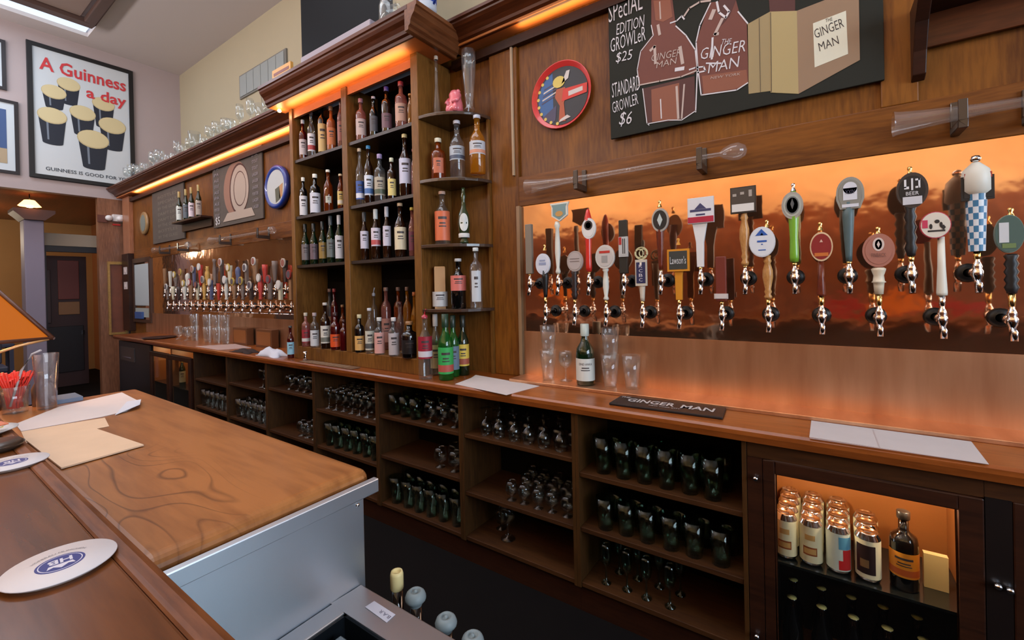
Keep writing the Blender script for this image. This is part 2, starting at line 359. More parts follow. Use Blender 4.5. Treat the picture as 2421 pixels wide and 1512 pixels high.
# top of the bar wall, deep ledge where glasses stand
sbox('trim_6', WOOD_CROWN, XL, -3.25, 1.86, YB, 1.44, 1.462)
sbox('trim_7', WOOD_CROWN, -1.7, XR, 1.86, YB, 1.485, 1.50)
def crown(name, x0, x1, yb, yt, z0, z1, wall, m=WOOD_CROWN, ret_r=None, ret_l=None):
    """moulded cornice: flares out from (yb,z0) to (yt,z1)"""
    h = z1-z0; d = yb-yt
    prof = [(yb, z0), (yb-0.10*d, z0+0.02*h), (yb-0.12*d, z0+0.14*h), (yb-0.30*d, z0+0.20*h), (yb-0.34*d, z0+0.34*h), (yb-0.5*d, z0+0.48*h), (yb-0.74*d, z0+0.60*h), (yb-0.86*d, z0+0.72*h),
            (yb-0.88*d, z0+0.8*h), (yt, z0+0.84*h), (yt, z1), (wall, z1), (wall, z0+0.03)]
    return MB().prism(prof, 'x', x0, x1)
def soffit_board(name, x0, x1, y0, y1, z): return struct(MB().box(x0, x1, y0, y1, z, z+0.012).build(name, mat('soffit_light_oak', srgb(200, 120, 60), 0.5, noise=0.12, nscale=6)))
struct(crown('c', XL-0.1, -3.22, 1.975, 1.85, 1.352, 1.475, 2.02).build('trim_8', WOOD_CROWN))
struct(crown('c', -1.70, XR, 1.975, 1.85, 1.400, 1.50, 2.02).build('trim_9', WOOD_CROWN))
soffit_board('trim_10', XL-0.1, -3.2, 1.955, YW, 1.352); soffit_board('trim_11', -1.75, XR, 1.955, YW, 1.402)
sbox('trim_12', WOOD_DARK, XL, -3.2, 2.012, YW, 1.27, 1.318); sbox('trim_13', WOOD_DARK, -1.8, XR, 2.012, YW, 1.32, 1.368)
# framing on the panelling
def rail(n, *b, m=WOOD_RAIL, bv=0.004): return sbox(n, m, *b, bevel=bv)
rail('trim_14', -1.42, XR, 2.032, YW, 0.435, 0.60)                     # rail over the copper carrying the yard glasses
rail('trim_15', -7.7, -3.2, 2.032, YW, 0.46, 0.60)
rail('trim_16', -1.53, -1.34, 2.03, YW, ZB, 1.32, m=WOOD_WALL)         # stile beside the corner shelves
rail('trim_17', -1.375, -1.362, 2.018, 2.032, 0.61, 1.32, m=paint(176, 150, 120), bv=0.002)
rail('trim_18', -1.352, -1.330, 2.012, YW, ZB+0.012, 0.437, m=paint(150, 118, 86), bv=0.003)
rail('trim_19', 0.20, 0.30, 2.034, YW, 0.60, 1.32, m=WOOD_WALL)
# copper sheets
for a, b, g in ((-1.335, XR, 'near'), (-7.3, -3.2, 'far')):
    t = struct(MB().box(a, b, 2.036, YW, -0.25, 0.436 if g == 'near' else 0.47).build('wall_copper_upper', COPPER_U))
    t = struct(MB().box(a, b, 2.034, YW, ZB, -0.25).build('wall_copper_lower', COPPER_L))
sbox('trim_20', COPPER_L, -1.335, XR, 1.888, 2.036, ZB, -0.488, bevel=0.002)

# ================================================================ COUNTER and lower cabinets
ctr = thing('back_bar_counter', 'long polished oak counter running the length of the back bar', 'counter', (0, 0, ZB))
cm = MB().prism([(1.672, -0.022), (1.672, -0.008), (1.680, 0), (2.036, 0), (2.036, -0.045), (1.680, -0.045)], 'x', -7.2, XR)
cm.build('countertop', WOOD_TOP, ctr)
YC = 1.70
bays = [-4.848, -4.159, -3.492, -2.848, -2.177, -1.512, -0.863, -0.205]
shelfz = [(-0.805,), (-0.77,), (-0.738,), (-0.81,), (-0.752, -0.992), (-0.752, -1.047), (-0.805, -1.04)]
for i in range(7):
    x0, x1 = bays[i], bays[i+1]
    names = ['beside the far coolers', 'second from the far coolers', 'third from the far coolers', 'under the tall bottle cabinet', 'under the corner shelves', 'under the wine bottle', 'beside the lit cooler']
    t = thing('shelf_unit', 'dark oak open shelf bay for glasses, ' + names[i], 'shelves', (0, 0, ZF))
    o = lambda n, m, *b, **k: part(n, m, t, b[0], b[1], b[2], b[3], b[4]-ZF, b[5]-ZF, **k)
    side = wood('bay_side_%d' % i, srgb(52, 31, 12), srgb(74, 46, 19), 'z', 6, 0.5, 0.0) if i == 0 else MATS.get('bay_side')
    MATS['bay_side'] = side
    o('side_panel', side, x0, x0+0.016, YC, 2.033, -1.30, ZB-0.0455, bevel=0.001)
    o('side_panel', side, x1-0.016, x1-0.001, YC, 2.033, -1.30, ZB-0.0455, bevel=0.001)
    xa, xb = x0+0.016, x1-0.016
    o('back_panel', WOOD_IN, xa, xb, 2.02, 2.033, -1.28, ZB-0.0455)
    low = (-1.278,) if i > 3 else (-1.06, -1.278)
    for z in shelfz[i]+low: o('shelf', WOOD_SHELF, xa, xb, YC+0.006, 2.02, z-0.02, z, bevel=0.002)
    o('kickboard', WOOD_DARK, x0, x1-0.0005, YC+0.03, YC+0.05, ZF, -1.30)

# ---- glassware patterns
def ob_from(mb, name, m): return mb.build(name, m, fixn=True)
def wine_glass_mb(h=0.15, r=0.036, n=12):
    return MB().lathe([(0.0, 0.0), (r*0.9, 0.001), (r*0.9, 0.003), (0.006, 0.010), (0.004, h*0.30), (0.006, h*0.42), (r*0.8, h*0.52), (r, h*0.68), (r*0.96, h*0.85), (r*0.86, h), (r*0.82, h), (r*0.92, h*0.85), (r*0.94, h*0.68), (r*0.7, h*0.54), (0, h*0.47)], n)
def tumbler_mb(h=0.12, r0=0.028, r1=0.038, n=12):
    return MB().lathe([(0, 0), (r0, 0), (r1, h), (r1-0.002, h), (r0-0.001, 0.008), (0, 0.008)], n)
def snifter_mb(h=0.11, r=0.038, n=12):
    return MB().lathe([(0, 0), (r*0.75, 0.001), (r*0.75, 0.003), (0.006, 0.008), (0.006, h*0.2), (r*0.8, h*0.36), (r, h*0.55), (r*0.9, h*0.8), (r*0.7, h), (r*0.67, h), (r*0.86, h*0.8), (r*0.95, h*0.55), (0, h*0.28)], n)
PROTO = {}
def glass_proto(kind, m):
    k = (kind, m.name)
    if k not in PROTO:
        mb = {'wine': wine_glass_mb, 'tumbler': tumbler_mb, 'snifter': snifter_mb, 'pint': lambda: tumbler_mb(0.155, 0.030, 0.044), 'flute': lambda: wine_glass_mb(0.19, 0.026)}[kind]()
        o = mb.build({'wine': 'stemmed_glass', 'tumbler': 'tumbler', 'snifter': 'snifter', 'pint': 'pint_glass', 'flute': 'flute_glass'}[kind], m)
        PROTO[k] = (o, [False])
    return PROTO[k]
def put_glass(kind, m, loc, label, group, s=1.0, flip=False):
    o, used = glass_proto(kind, m)
    if used[0]: o = o.copy(); COL.objects.link(o)
    used[0] = True; o.location = loc; o.scale = (s, s, s); o.rotation_euler = (0, 0, 0)
    if flip:
        hh = max(v.co.z for v in o.data.vertices)*s; o.rotation_euler = (pi, 0, 0); o.location = (loc[0], loc[1], loc[2]+hh)
    tag(o, label, 'glass', group); return o
rnd = random.Random(3)
ORD = 'first second third fourth fifth sixth seventh eighth ninth tenth'.split()
def fill(x0, x1, z, kind, nx, rows, label, m=GLASS_G, s=1.0, flip=False, y0=1.76, dy=0.094):
    for r in range(rows):
        for i in range(nx):
            x = x0+(x1-x0)*(i+0.5)/nx+rnd.uniform(-0.004, 0.004)+(0.02 if r % 2 else 0)
            if x > x1: continue
            kn, wh = label.split(' | ')
            put_glass(kind, m, (x, y0+dy*r+rnd.uniform(-0.004, 0.004), z+0.0005), '%s %s from the far side, %s row, %s' % (ORD[i], kn, ('front', 'second', 'third')[r], wh), kn+' '+wh, s, flip)
fill(-2.13, -1.86, -0.752, 'tumbler', 3, 3, 'tumbler | top shelf below the corner shelves')
fill(-1.84, -1.56, -0.752, 'snifter', 3, 2, 'round snifter | top shelf below the corner shelves', GLASS_B)
fill(-1.78, -1.56, -0.992, 'snifter', 2, 2, 'snifter | middle shelf below the corner shelves', GLASS_B)
fill(-2.13, -1.56, -1.278, 'pint', 6, 2, 'pint glass | lowest shelf below the corner shelves')
fill(-1.44, -0.92, -0.752, 'wine', 6, 2, 'upturned stemmed glass | top shelf below the wine bottle', GLASS_B, 0.9, True)
fill(-1.28, -0.9, -1.047, 'snifter', 5, 3, 'small snifter | middle shelf below the wine bottle', GLASS_B, 0.85)
put_glass('wine', GLASS_B, (-1.30, 1.80, -1.2775), 'stemmed glass alone on the lowest shelf of the bay under the wine bottle', None, 1.15)
put_glass('snifter', GLASS_B, (-1.385, 1.86, -1.2775), 'small snifter beside the lone stemmed glass on the lowest shelf', None, 1.0)
fill(-0.80, -0.28, -0.805, 'pint', 6, 2, 'dim pint glass | top shelf beside the cooler')
fill(-0.80, -0.26, -1.04, 'tumbler', 6, 2, 'tumbler | middle shelf beside the cooler', s=1.1)
fill(-0.80, -0.45, -1.278, 'flute', 4, 2, 'narrow flute | lowest shelf beside the cooler', s=0.9)
fill(-2.80, -2.22, -0.81, 'wine', 7, 3, 'stemmed glass | shelf right below the cabinet', GLASS_B, 0.95)
fill(-2.80, -2.22, -1.06, 'pint', 6, 2, 'pint glass | lower shelf below the cabinet')
fill(-3.30, -2.90, -0.738, 'snifter', 4, 2, 'snifter | top shelf, third far bay', GLASS_B, 1.0)
fill(-3.15, -2.90, -1.06, 'snifter', 3, 2, 'snifter | lower shelf, third far bay', GLASS_B, 1.0)
fill(-3.70, -3.55, -0.77, 'wine', 2, 1, 'stemmed glass | top shelf, second far bay', GLASS_B, 1.0)
fill(-4.10, -3.55, -1.06, 'pint', 6, 2, 'pint glass | lower shelf, second far bay', GLASS_B)
fill(-4.79, -4.22, -1.06, 'pint', 6, 1, 'pint glass | lower shelf beside far coolers', GLASS_B)

# ---- coolers: lit near one, two far ones
def cooler(x0, x1, label, open_x0, open_x1, z_top, lit=True, next_pull=False):
    t = thing('bottle_cooler', label, 'cooler', (0, 0, ZF)); Z = lambda z: z-ZF
    body = MB().box(x0, x1, 2.02, 2.033, Z(-1.36), Z(ZB-0.05)).box(x0, x0+0.02, 1.735, 2.02, Z(-1.36), Z(ZB-0.05)).box(x1-0.02, x1, 1.735, 2.02, Z(-1.36), Z(ZB-0.05)).box(x0+0.02, x1-0.02, 1.735, 2.02, Z(-1.36), Z(-1.34)).box(x0+0.02, x1-0.02, 1.735, 2.02, Z(ZB-0.075), Z(ZB-0.05))
    body.build('body', mat('cooler_lining', srgb(150, 92, 46), 0.4, noise=0.1, nscale=5), t)
    door = MB()
    door.box(x0, open_x0, 1.70, 1.73, Z(-1.36), Z(z_top)).box(open_x1, x1, 1.70, 1.73, Z(-1.36), Z(z_top)).box(open_x0, open_x1, 1.70, 1.73, Z(z_top-0.045), Z(z_top)).box(open_x0, open_x1, 1.70, 1.73, Z(-1.36), Z(-1.30))
    d = door.build('door', WOOD_DARK, t, bevel=0.004)
    part('glass', glassy('cooler_pane', (0.95, 0.96, 0.95, 1)), d, open_x0, open_x1, 1.713, 1.717, Z(-1.30), Z(z_top-0.045))
    part('shelf', mat('cooler_shelf', srgb(24, 26, 24), 0.2, coat=0.5), t, x0+0.021, x1-0.021, 1.736, 2.02, Z(-0.966), Z(-0.958))
    part('shade_panel', mat('cooler_shade_black', srgb(18, 12, 10), 0.6), t, x0+0.021, x1-0.021, 2.012, 2.0195, Z(-1.339), Z(-0.967))  # black panels stand in for the shade below the cooler shelf
    part('shade_panel', MATS['cooler_shade_black'], t, x0+0.0205, x0+0.026, 1.74, 2.012, Z(-1.339), Z(-0.967)); part('shade_panel', MATS['cooler_shade_black'], t, x1-0.026, x1-0.0205, 1.74, 2.012, Z(-1.339), Z(-0.967))
    part('kickboard', WOOD_DARK, t, x0, x1, 1.73, 1.75, 0, Z(-1.36)); return t, d
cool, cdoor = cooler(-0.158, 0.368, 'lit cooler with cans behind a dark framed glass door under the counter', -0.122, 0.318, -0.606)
point('cooler_lamp', (0.27, 1.77, -0.63), 4.0, (1.0, 0.82, 0.55), 0.015); point('cooler_lamp', (-0.02, 1.77, -0.63), 4.5, (1.0, 0.82, 0.55), 0.015)
wide = thing('cooler_cabinet', 'dark oak cooler cabinet front past the lit cooler', 'cabinet', (0, 0, ZF))
part('body', WOOD_DARK, wide, 0.37, 1.5, 1.74, 2.033, 0, ZB-0.05-ZF)
part('door', WOOD_DARK, wide, 0.42, 0.98, 1.70, 1.735, 0.08, -0.60-ZF, bevel=0.004); part('stile', mat('stile_black', srgb(20, 12, 10), 0.4), wide, 0.369, 0.419, 1.7005, 1.735, 0.08, -0.6-ZF)
part('apron', WOOD_SHELF, wide, 0.369, 1.5, 1.705, 1.739, -0.604-ZF, ZB-0.046-ZF); part('apron', WOOD_SHELF, cool, -0.204, 0.368, 1.705, 1.735, -0.604-ZF, ZB-0.046-ZF); part('stile', WOOD_DARK, cool, -0.204, -0.159, 1.7005, 1.735, 0, -0.605-ZF)
def knob(x, z, lab):
    k = MB().lathe([(0, -0.02), (0.006, -0.02), (0.0085, -0.014), (0.0085, -0.008), (0.004, -0.004), (0.004, 0.0)], 10, axis='y').build('door_pull', CHROME)
    k.parent = wide if x > 0.3 else cool; k.location = (x, 1.70, z-ZF); k['label'] = lab
for x, z, l in ((0.388, -0.829, 'chrome knob nearer the cans on the dark stile between cooler doors'), (0.410, -0.832, 'chrome knob farther from the cans on the dark stile between cooler doors'), (-0.178, -0.672, 'small chrome catch at the top corner of the lit cooler'), (-0.183, -1.212, 'small chrome catch at the foot of the lit cooler')): knob(x, z, l)
# cans
def can(loc, kind, label, group):
    key = 'can_%d' % kind
    if key in PROTO: return dup(PROTO[key], loc, label, group)
    t = thing('beer_can', label, 'can', loc, group)
    cols = [(paint(226, 214, 176), paint(150, 76, 40), paint(196, 150, 90)), (paint(206, 212, 200), paint(206, 40, 40), paint(90, 150, 180)), (paint(226, 214, 180), paint(44, 26, 26), paint(120, 90, 60))][kind]
    MB().lathe([(0, 0.004), (0.024, 0), (0.033, 0.012), (0.033, 0.138), (0.027, 0.150), (0.027, 0.154), (0.025, 0.154), (0.025, 0.150), (0, 0.150)], 20).build('body', [CHROME], t)
    lb = MB(); a0, a1 = -pi*0.999, 0.999*pi
    lb.lathe([(0.0334, 0.016), (0.0334, 0.134)], 24, mi=0)
    if kind == 0:
        lb.lathe([(0.0337, 0.040), (0.0337, 0.068)], 8, mi=1, a0=radians(-130), a1=radians(-60)); lb.lathe([(0.034, 0.045), (0.034, 0.063)], 8, mi=2, a0=radians(-125), a1=radians(-65)); lb.lathe([(0.0337, 0.09), (0.0337, 0.108)], 8, mi=2, a0=radians(-120), a1=radians(-70))
    elif kind == 1:
        lb.lathe([(0.0337, 0.02), (0.0337, 0.05)], 8, mi=1, a0=radians(-90), a1=radians(-20)); lb.lathe([(0.0337, 0.05), (0.0337, 0.085)], 6, mi=1, a0=radians(-70), a1=radians(-20)); lb.lathe([(0.0338, 0.086), (0.0338, 0.125)], 8, mi=2, a0=radians(-90), a1=radians(-20))
    else:
        lb.lathe([(0.0337, 0.03), (0.0337, 0.12)], 8, mi=1, a0=radians(-150), a1=radians(-60)); lb.lathe([(0.034, 0.05), (0.034, 0.075)], 6, mi=2, a0=radians(-130), a1=radians(-90))
    lb.build('label', list(cols), t)
    MB().box(-0.009, 0.009, -0.004, 0.008, 0.1505, 0.152).build('tab', CHROME, t)
    PROTO[key] = t; return t
cx = [(-0.098, 0, 'cream can at the hinge end of the cooler shelf'), (-0.026, 0, 'cream can second from the hinge end of the cooler shelf'), (0.048, 1, 'pale can with a red and blue picture at the front of the cooler shelf'), (0.124, 2, 'cream can with a dark brown picture beside the big beer bottle')]
for k, (x, kind, l) in enumerate(cx):
    for r in range(4 if k < 3 else 3):
        can((x+0.002*r, 1.785+0.0665*r, -0.9578), kind, l if r == 0 else '%s can %s row from the glass, column %s' % (('cream', 'cream', 'pale', 'brown and cream')[k], ('', 'second', 'third', 'fourth')[r], ['at the hinge end', 'next to the hinge end', 'with red pictures', 'beside the big bottle'][k]), 'cans on the cooler shelf')

S1, S2, S3, S4 = 0.962, 0.546, 0.186, -0.412
# ================================================================ BOTTLES
def lens_dir(x, y): return atan2(-y, -x)   # azimuth from a thing towards the bar customer
_bm = {}
def body_mat(c):
    D = {'clear': lambda: GLASS, 'brown': lambda: mat('brown_bottle_glass', srgb(38, 18, 8), 0.06, coat=0.6), 'green': lambda: mat('dark_green_glass', srgb(14, 34, 16), 0.06, coat=0.6),
         'lime': lambda: glassy('lime_green_glass', (0.10, 0.62, 0.20, 1), body=0.28, bodycol=srgb(20, 130, 50)), 'black': lambda: mat('black_bottle_glass', srgb(12, 10, 10), 0.07, coat=0.6),
         'amber': lambda: glassy('amber_spirit', (0.62, 0.26, 0.07, 1), body=0.35, bodycol=srgb(150, 64, 16)), 'gold': lambda: glassy('gold_spirit', (0.85, 0.6, 0.2, 1), body=0.3, bodycol=srgb(205, 135, 30)),
         'red': lambda: mat('dark_red_glass', srgb(70, 10, 12), 0.06, coat=0.6), 'pink': lambda: glassy('pink_spirit', (0.85, 0.58, 0.55, 1), body=0.3, bodycol=srgb(190, 120, 110)),
         'copperb': lambda: mat('copper_orange_glass', srgb(150, 74, 36), 0.12, coat=0.5), 'tan': lambda: mat('tan_stoneware', srgb(196, 150, 100), 0.5), 'white': lambda: mat('white_ceramic', srgb(214, 210, 200), 0.3, coat=0.4)}
    return D[c]()
def bottle(px, top, base, wpx, y, zs, body, label=None, cap=None, shape='round', desc='', where='', lw=1.0, lab_rng=(0.12, 0.5), accent=None, pourer=False, name='liquor_bottle', cat='bottle', txt=None, neckw=None, abs_h=None):
    p = W(px, base, 1, y); x = p.x
    h = W(px, top, 1, y).z-zs if abs_h is None else abs_h
    h = max(0.12, min({S1: 0.345, S2: 0.375, S3: 0.33}.get(zs, 0.42) if zs in (S1, S2, S3) else 0.42, h)); r = max(0.018, min(0.062, rad(px, wpx, Vector((x, y, zs)))))
    t = thing(name, (desc+' '+where).strip(), cat, (x, y, zs+0.0005))
    nr = neckw or max(0.0095, r*0.36); N = 18
    if shape == 'round': prof = [(0, 0.002), (r*0.92, 0), (r, 0.006), (r, h*0.55), (r*0.93, h*0.62), (nr*1.5, h*0.71), (nr, h*0.76), (nr, h*0.93), (nr*1.18, h*0.935), (nr*1.18, h*0.96), (0, h*0.96)]
    elif shape == 'wine': prof = [(0, 0.004), (r*0.9, 0), (r, 0.006), (r, h*0.52), (r*0.9, h*0.60), (r*0.5, h*0.70), (nr, h*0.78), (nr, h*0.99), (0, h*0.99)]
    elif shape == 'squat': prof = [(0, 0.002), (r*0.95, 0), (r, 0.006), (r, h*0.60), (r*0.9, h*0.68), (nr*1.3, h*0.73), (nr, h*0.76), (nr, h*0.90), (0, h*0.90)]
    elif shape == 'tall': prof = [(0, 0.002), (r*0.95, 0), (r, 0.006), (r*1.0, h*0.68), (r*0.8, h*0.74), (nr, h*0.79), (nr, h*0.96), (0, h*0.96)]
    elif shape == 'cone': prof = [(0, 0.002), (r*0.95, 0), (r, 0.006), (r*0.95, h*0.18), (r*0.5, h*0.5), (nr, h*0.72), (nr, h*0.96), (0, h*0.96)]
    elif shape == 'box': prof = [(0, 0.0), (r, 0), (r, h*0.97), (r*0.9, h), (0, h)]
    n = 4 if shape == 'box' else N
    mb = MB().lathe(prof, n, smooth=(shape != 'box'))
    mb.build('body', body_mat(body), t)
    az = lens_dir(x, y)
    if label is not None:
        z0, z1 = h*lab_rng[0], h*lab_rng[1]; sp = radians(75)*lw; lb = MB(); q = r+0.0006
        lb.lathe([(q, z0), (q, z1)], 14, mi=0, a0=az-sp, a1=az+sp)
        q2 = r+0.0010
        if accent is not None:
            lb.lathe([(q2, z0+(z1-z0)*0.08), (q2, z0+(z1-z0)*0.34)], 14, mi=1, a0=az-sp*0.98, a1=az+sp*0.98)
        inkc = 2
        for zz, hh, ww in ((0.72, 0.09, 0.5), (0.56, 0.05, 0.35), (0.46, 0.04, 0.42)):
            if txt and zz == 0.72: continue
            lb.lathe([(q2, z0+(z1-z0)*zz), (q2, z0+(z1-z0)*(zz+hh))], 6, mi=2, a0=az-sp*ww*0.8, a1=az+sp*ww*0.8)
        if txt:
            text(lb, txt, (0, 0, 0), UX, UZ, r*1.5, h*0.035, 2, bend=lambda a, b, q=q2+0.0003, zc=z0+(z1-z0)*0.76, az=az: Vector((q*cos(az+a/q), q*sin(az+a/q), zc+b)))
        lo = lb.build('label', [paint(*label), paint(*(accent or label)), paint(70, 60, 60)], t, fixn=False)
    if cap is not None:
        c = MB()
        if pourer:
            c.lathe([(nr*1.1, h*0.93), (nr*1.25, h*0.97), (0.004, h*0.99), (0.0035, h*1.0)], 10).tube([(0, 0, h*0.985), (0.004, 0, h*1.03), (0.012, 0, h*1.075)], 0.004, 6)
            c.build('pourer', mat('cap_%d_%d_%d' % cap, srgb(*cap), 0.3, coat=0.3), t)
        else:
            cz0 = h*(0.90 if shape in ('squat',) else 0.94 if shape != 'wine' else 0.80)
            c.lathe([(nr*1.25, cz0), (nr*1.3, cz0+0.002), (nr*1.3, h*0.995), (nr*1.1, h), (0, h)], 14)
            c.build('cap', mat('cap_%d_%d_%d' % cap, srgb(*cap), 0.4, coat=0.2), t)
    return t
WHT = (222, 220, 222); CRM = (226, 206, 150)
def row(where, y, zs, items):
    for it in items:
        px, top, base, wpx, body, label, cap, shape, desc = it[:9]; k = it[9] if len(it) > 9 else {}
        k = dict(k); yy = k.pop('y', y)
        bottle(px, top, base, wpx, yy, zs, body, label, cap, shape, desc, where, **k)
Y1 = 1.82
row("on the far column's top shelf", Y1, S1, [
 (717, 283, 360, 19, 'red', (190, 180, 180), (200, 200, 205), 'squat', 'dark red bottle with a silver cap'),
 (737, 262, 355, 19, 'clear', WHT, (180, 150, 150), 'round', 'clear bottle with a white and red label', dict(accent=(170, 60, 60))),
 (763, 236, 347, 21, 'black', (200, 170, 110), (20, 20, 20), 'tall', 'black-topped bottle with a cream body label', dict(lab_rng=(0.03, 0.6), lw=1.15)),
 (784, 251, 340, 22, 'copperb', (190, 110, 60), (120, 80, 50), 'squat', 'orange whiskey bottle with a copper label'),
 (807, 222, 331, 18, 'pink', (150, 90, 80), (170, 60, 50), 'round', 'rose bottle with a red neck against the divider')])
row("on the far column's second shelf", Y1, S2, [
 (718, 419, 500, 19, 'black', WHT, (232, 226, 210), 'squat', 'short bottle with a plain white label and cream stopper', dict(lab_rng=(0.03, 0.52), lw=1.1)),
 (746, 411, 495, 25, 'black', (214, 216, 226), (236, 230, 214), 'squat', 'wide bottle with a big square white label', dict(lab_rng=(0.03, 0.52), lw=1.15)),
 (777, 401, 488, 22, 'amber', (196, 196, 180), (236, 230, 214), 'round', 'clear bottle of brown whiskey with a cream stopper', dict(lab_rng=(0.2, 0.36), lw=0.5)),
 (806, 411, 480, 16, 'amber', (220, 190, 110), (225, 200, 160), 'round', 'slim yellow-labelled bottle against the divider', dict(accent=(230, 220, 200)))])
row("on the far column's third shelf", Y1, S3, [
 (723, 529, 620, 19, 'green', (120, 110, 110), (20, 24, 20), 'wine', 'dark green bottle nearest the far side panel'),
 (743, 528, 618, 19, 'green', (112, 92, 100), (22, 24, 22), 'wine', 'dark green bottle with a mauve label'),
 (764, 523, 615, 19, 'green', (150, 120, 60), (24, 26, 22), 'wine', 'dark green bottle with a gold label'),
 (783, 510, 613, 20, 'green', (110, 116, 112), (80, 86, 90), 'wine', 'dark green bottle with a grey label'),
 (803, 508, 610, 20, 'green', (214, 214, 220), (210, 210, 214), 'wine', 'green bottle with a tall white label and white cap', dict(lab_rng=(0.08, 0.56)))])
row("on the far column's bottom shelf", 1.80, S4, [
 (724, 739, 815, 20, 'pink', (160, 50, 60), (190, 180, 160), 'squat', 'small bottle with a red label', dict(accent=(220, 214, 210))),
 (745, 739, 818, 22, 'clear', (214, 214, 216), (170, 150, 150), 'squat', 'small bottle with a white label', dict(lab_rng=(0.05, 0.5))),
 (770, 715, 815, 23, 'brown', (220, 216, 204), (200, 190, 180), 'round', 'dark bottle with a cream band label', dict(accent=(120, 120, 110), lab_rng=(0.12, 0.5))),
 (794, 738, 822, 25, 'red', (222, 84, 36), (60, 30, 30), 'squat', 'dark bottle with a bright orange label', dict(lab_rng=(0.08, 0.42), lw=1.15)),
 (814, 755, 822, 20, 'red', None, (60, 20, 20), 'squat', 'plain dark red bottle against the divider'),
 (750, 698, 780, 16, 'green', None, (120, 190, 150), 'round', 'bottle with a green pourer in the back row', dict(y=1.95, pourer=True)),
 (781, 668, 780, 20, 'clear', (140, 110, 80), (130, 100, 90), 'tall', 'tall slim bottle in the back row', dict(y=1.97)),
 (792, 680, 780, 18, 'red', None, (150, 50, 50), 'tall', 'tall red-necked bottle in the back row', dict(y=1.93)),
 (811, 720, 780, 18, 'amber', None, (160, 120, 80), 'round', 'brown bottle at the divider in the back row', dict(y=1.95))])
row("on the near column's top shelf", Y1, S1, [
 (854, 233, 315, 25, 'pink', (190, 170, 165), (150, 110, 120), 'squat', 'round clear bottle with a mauve cap'),
 (884, 228, 302, 20, 'black', (80, 80, 86), (180, 180, 190), 'round', 'dark bottle with a silver collar'),
 (915, 205, 298, 25, 'brown', (110, 80, 90), (70, 60, 130), 'squat', 'bottle sealed with purple wax', dict(lab_rng=(0.08, 0.4))),
 (949, 193, 286, 29, 'pink', (190, 150, 130), (150, 50, 60), 'squat', 'big clear bottle sealed with red wax'),
 (971, 222, 279, 15, 'gold', None, (190, 150, 90), 'round', 'narrow bottle beside the near side panel')])
row("on the near column's second shelf", Y1, S2, [
 (852, 350, 474, 20, 'clear', (60, 90, 160), (225, 200, 170), 'round', 'bottle with a blue striped label and tan stopper', dict(accent=(230, 230, 240), lab_rng=(0.1, 0.42))),
 (873, 343, 470, 22, 'brown', (222, 228, 240), (60, 140, 190), 'round', 'bottle with a bright blue cap', dict(accent=(80, 120, 180), lab_rng=(0.14, 0.48))),
 (899, 364, 461, 27, 'clear', (180, 170, 150), (150, 130, 170), 'squat', 'clear bottle with a lilac cap', dict(accent=(90, 100, 80))),
 (927, 373, 454, 22, 'brown', (228, 208, 130), (210, 210, 180), 'squat', 'small bottle with a yellow label', dict(lab_rng=(0.08, 0.48), lw=0.8)),
 (959, 316, 450, 28, 'brown', (206, 208, 228), (222, 206, 150), 'round', 'large bottle with a big pale label and cream stopper', dict(lab_rng=(0.2, 0.6), lw=1.15)),
 (980, 352, 430, 14, 'pink', None, (150, 80, 80), 'round', 'rose bottle half hidden by the side panel')])
row("on the near column's third shelf", Y1, S3, [
 (863, 501, 611, 20, 'brown', (214, 208, 222), (60, 60, 60), 'wine', 'dark bottle with a white label, nearest the divider', dict(lab_rng=(0.24, 0.6))),
 (890, 494, 609, 23, 'brown', (222, 212, 224), (200, 206, 204), 'wine', 'dark bottle with a white label edged in red', dict(accent=(200, 90, 90), lab_rng=(0.26, 0.62))),
 (916, 488, 606, 21, 'brown', (212, 206, 220), (190, 190, 196), 'wine', 'dark bottle with a narrow white label', dict(lab_rng=(0.24, 0.62), lw=0.8)),
 (948, 475, 603, 28, 'brown', (228, 214, 180), (214, 186, 150), 'round', 'broad dark bottle with a cream label', dict(lab_rng=(0.14, 0.55), lw=1.15)),
 (976, 490, 597, 18, 'pink', (110, 50, 70), (190, 170, 60), 'round', 'purple-labelled bottle beside the near side panel')])
row("on the near column's bottom shelf", 1.80, S4, [
 (851, 743, 829, 23, 'black', (226, 176, 104), (200, 190, 150), 'squat', 'dark bottle with a tan label', dict(lab_rng=(0.06, 0.44), lw=1.1)),
 (875, 728, 829, 22, 'clear', (206, 202, 186), (200, 200, 205), 'round', 'clear bottle with a grey band label', dict(accent=(90, 90, 90), lab_rng=(0.08, 0.5))),
 (898, 750, 832, 25, 'clear', (228, 170, 160), (210, 210, 205), 'squat', 'clear bottle with a pink shield label', dict(lab_rng=(0.04, 0.6))),
 (932, 750, 836, 26, 'clear', (198, 188, 190), (214, 210, 206), 'squat', 'clear bottle with a grey shield label', dict(lab_rng=(0.04, 0.6))),
 (969, 759, 834, 38, 'black', (30, 26, 28), (150, 110, 70), 'squat', 'wide black bottle beside the near side panel'),
 (885, 690, 780, 18, 'clear', None, (190, 190, 200), 'tall', 'tall pourer-topped clear bottle in the back row', dict(y=1.95, pourer=True)),
 (914, 648, 775, 24, 'pink', (180, 130, 120), (150, 120, 110), 'tall', 'tallest clear bottle in the back row', dict(y=1.97)),
 (943, 648, 775, 22, 'amber', None, (130, 100, 90), 'tall', 'tall amber bottle in the back row', dict(y=1.98)),
 (964, 652, 775, 20, 'gold', None, (140, 110, 100), 'tall', 'tall golden bottle in the back row', dict(y=1.96)),
 (947, 713, 780, 22, 'clear', None, (80, 40, 36), 'round', 'short bottle with a brown stopper in the back row', dict(y=1.90)),
 (981, 690, 780, 18, 'gold', None, (190, 110, 60), 'round', 'orange-capped bottle at the side panel in the back row', dict(y=1.93))])
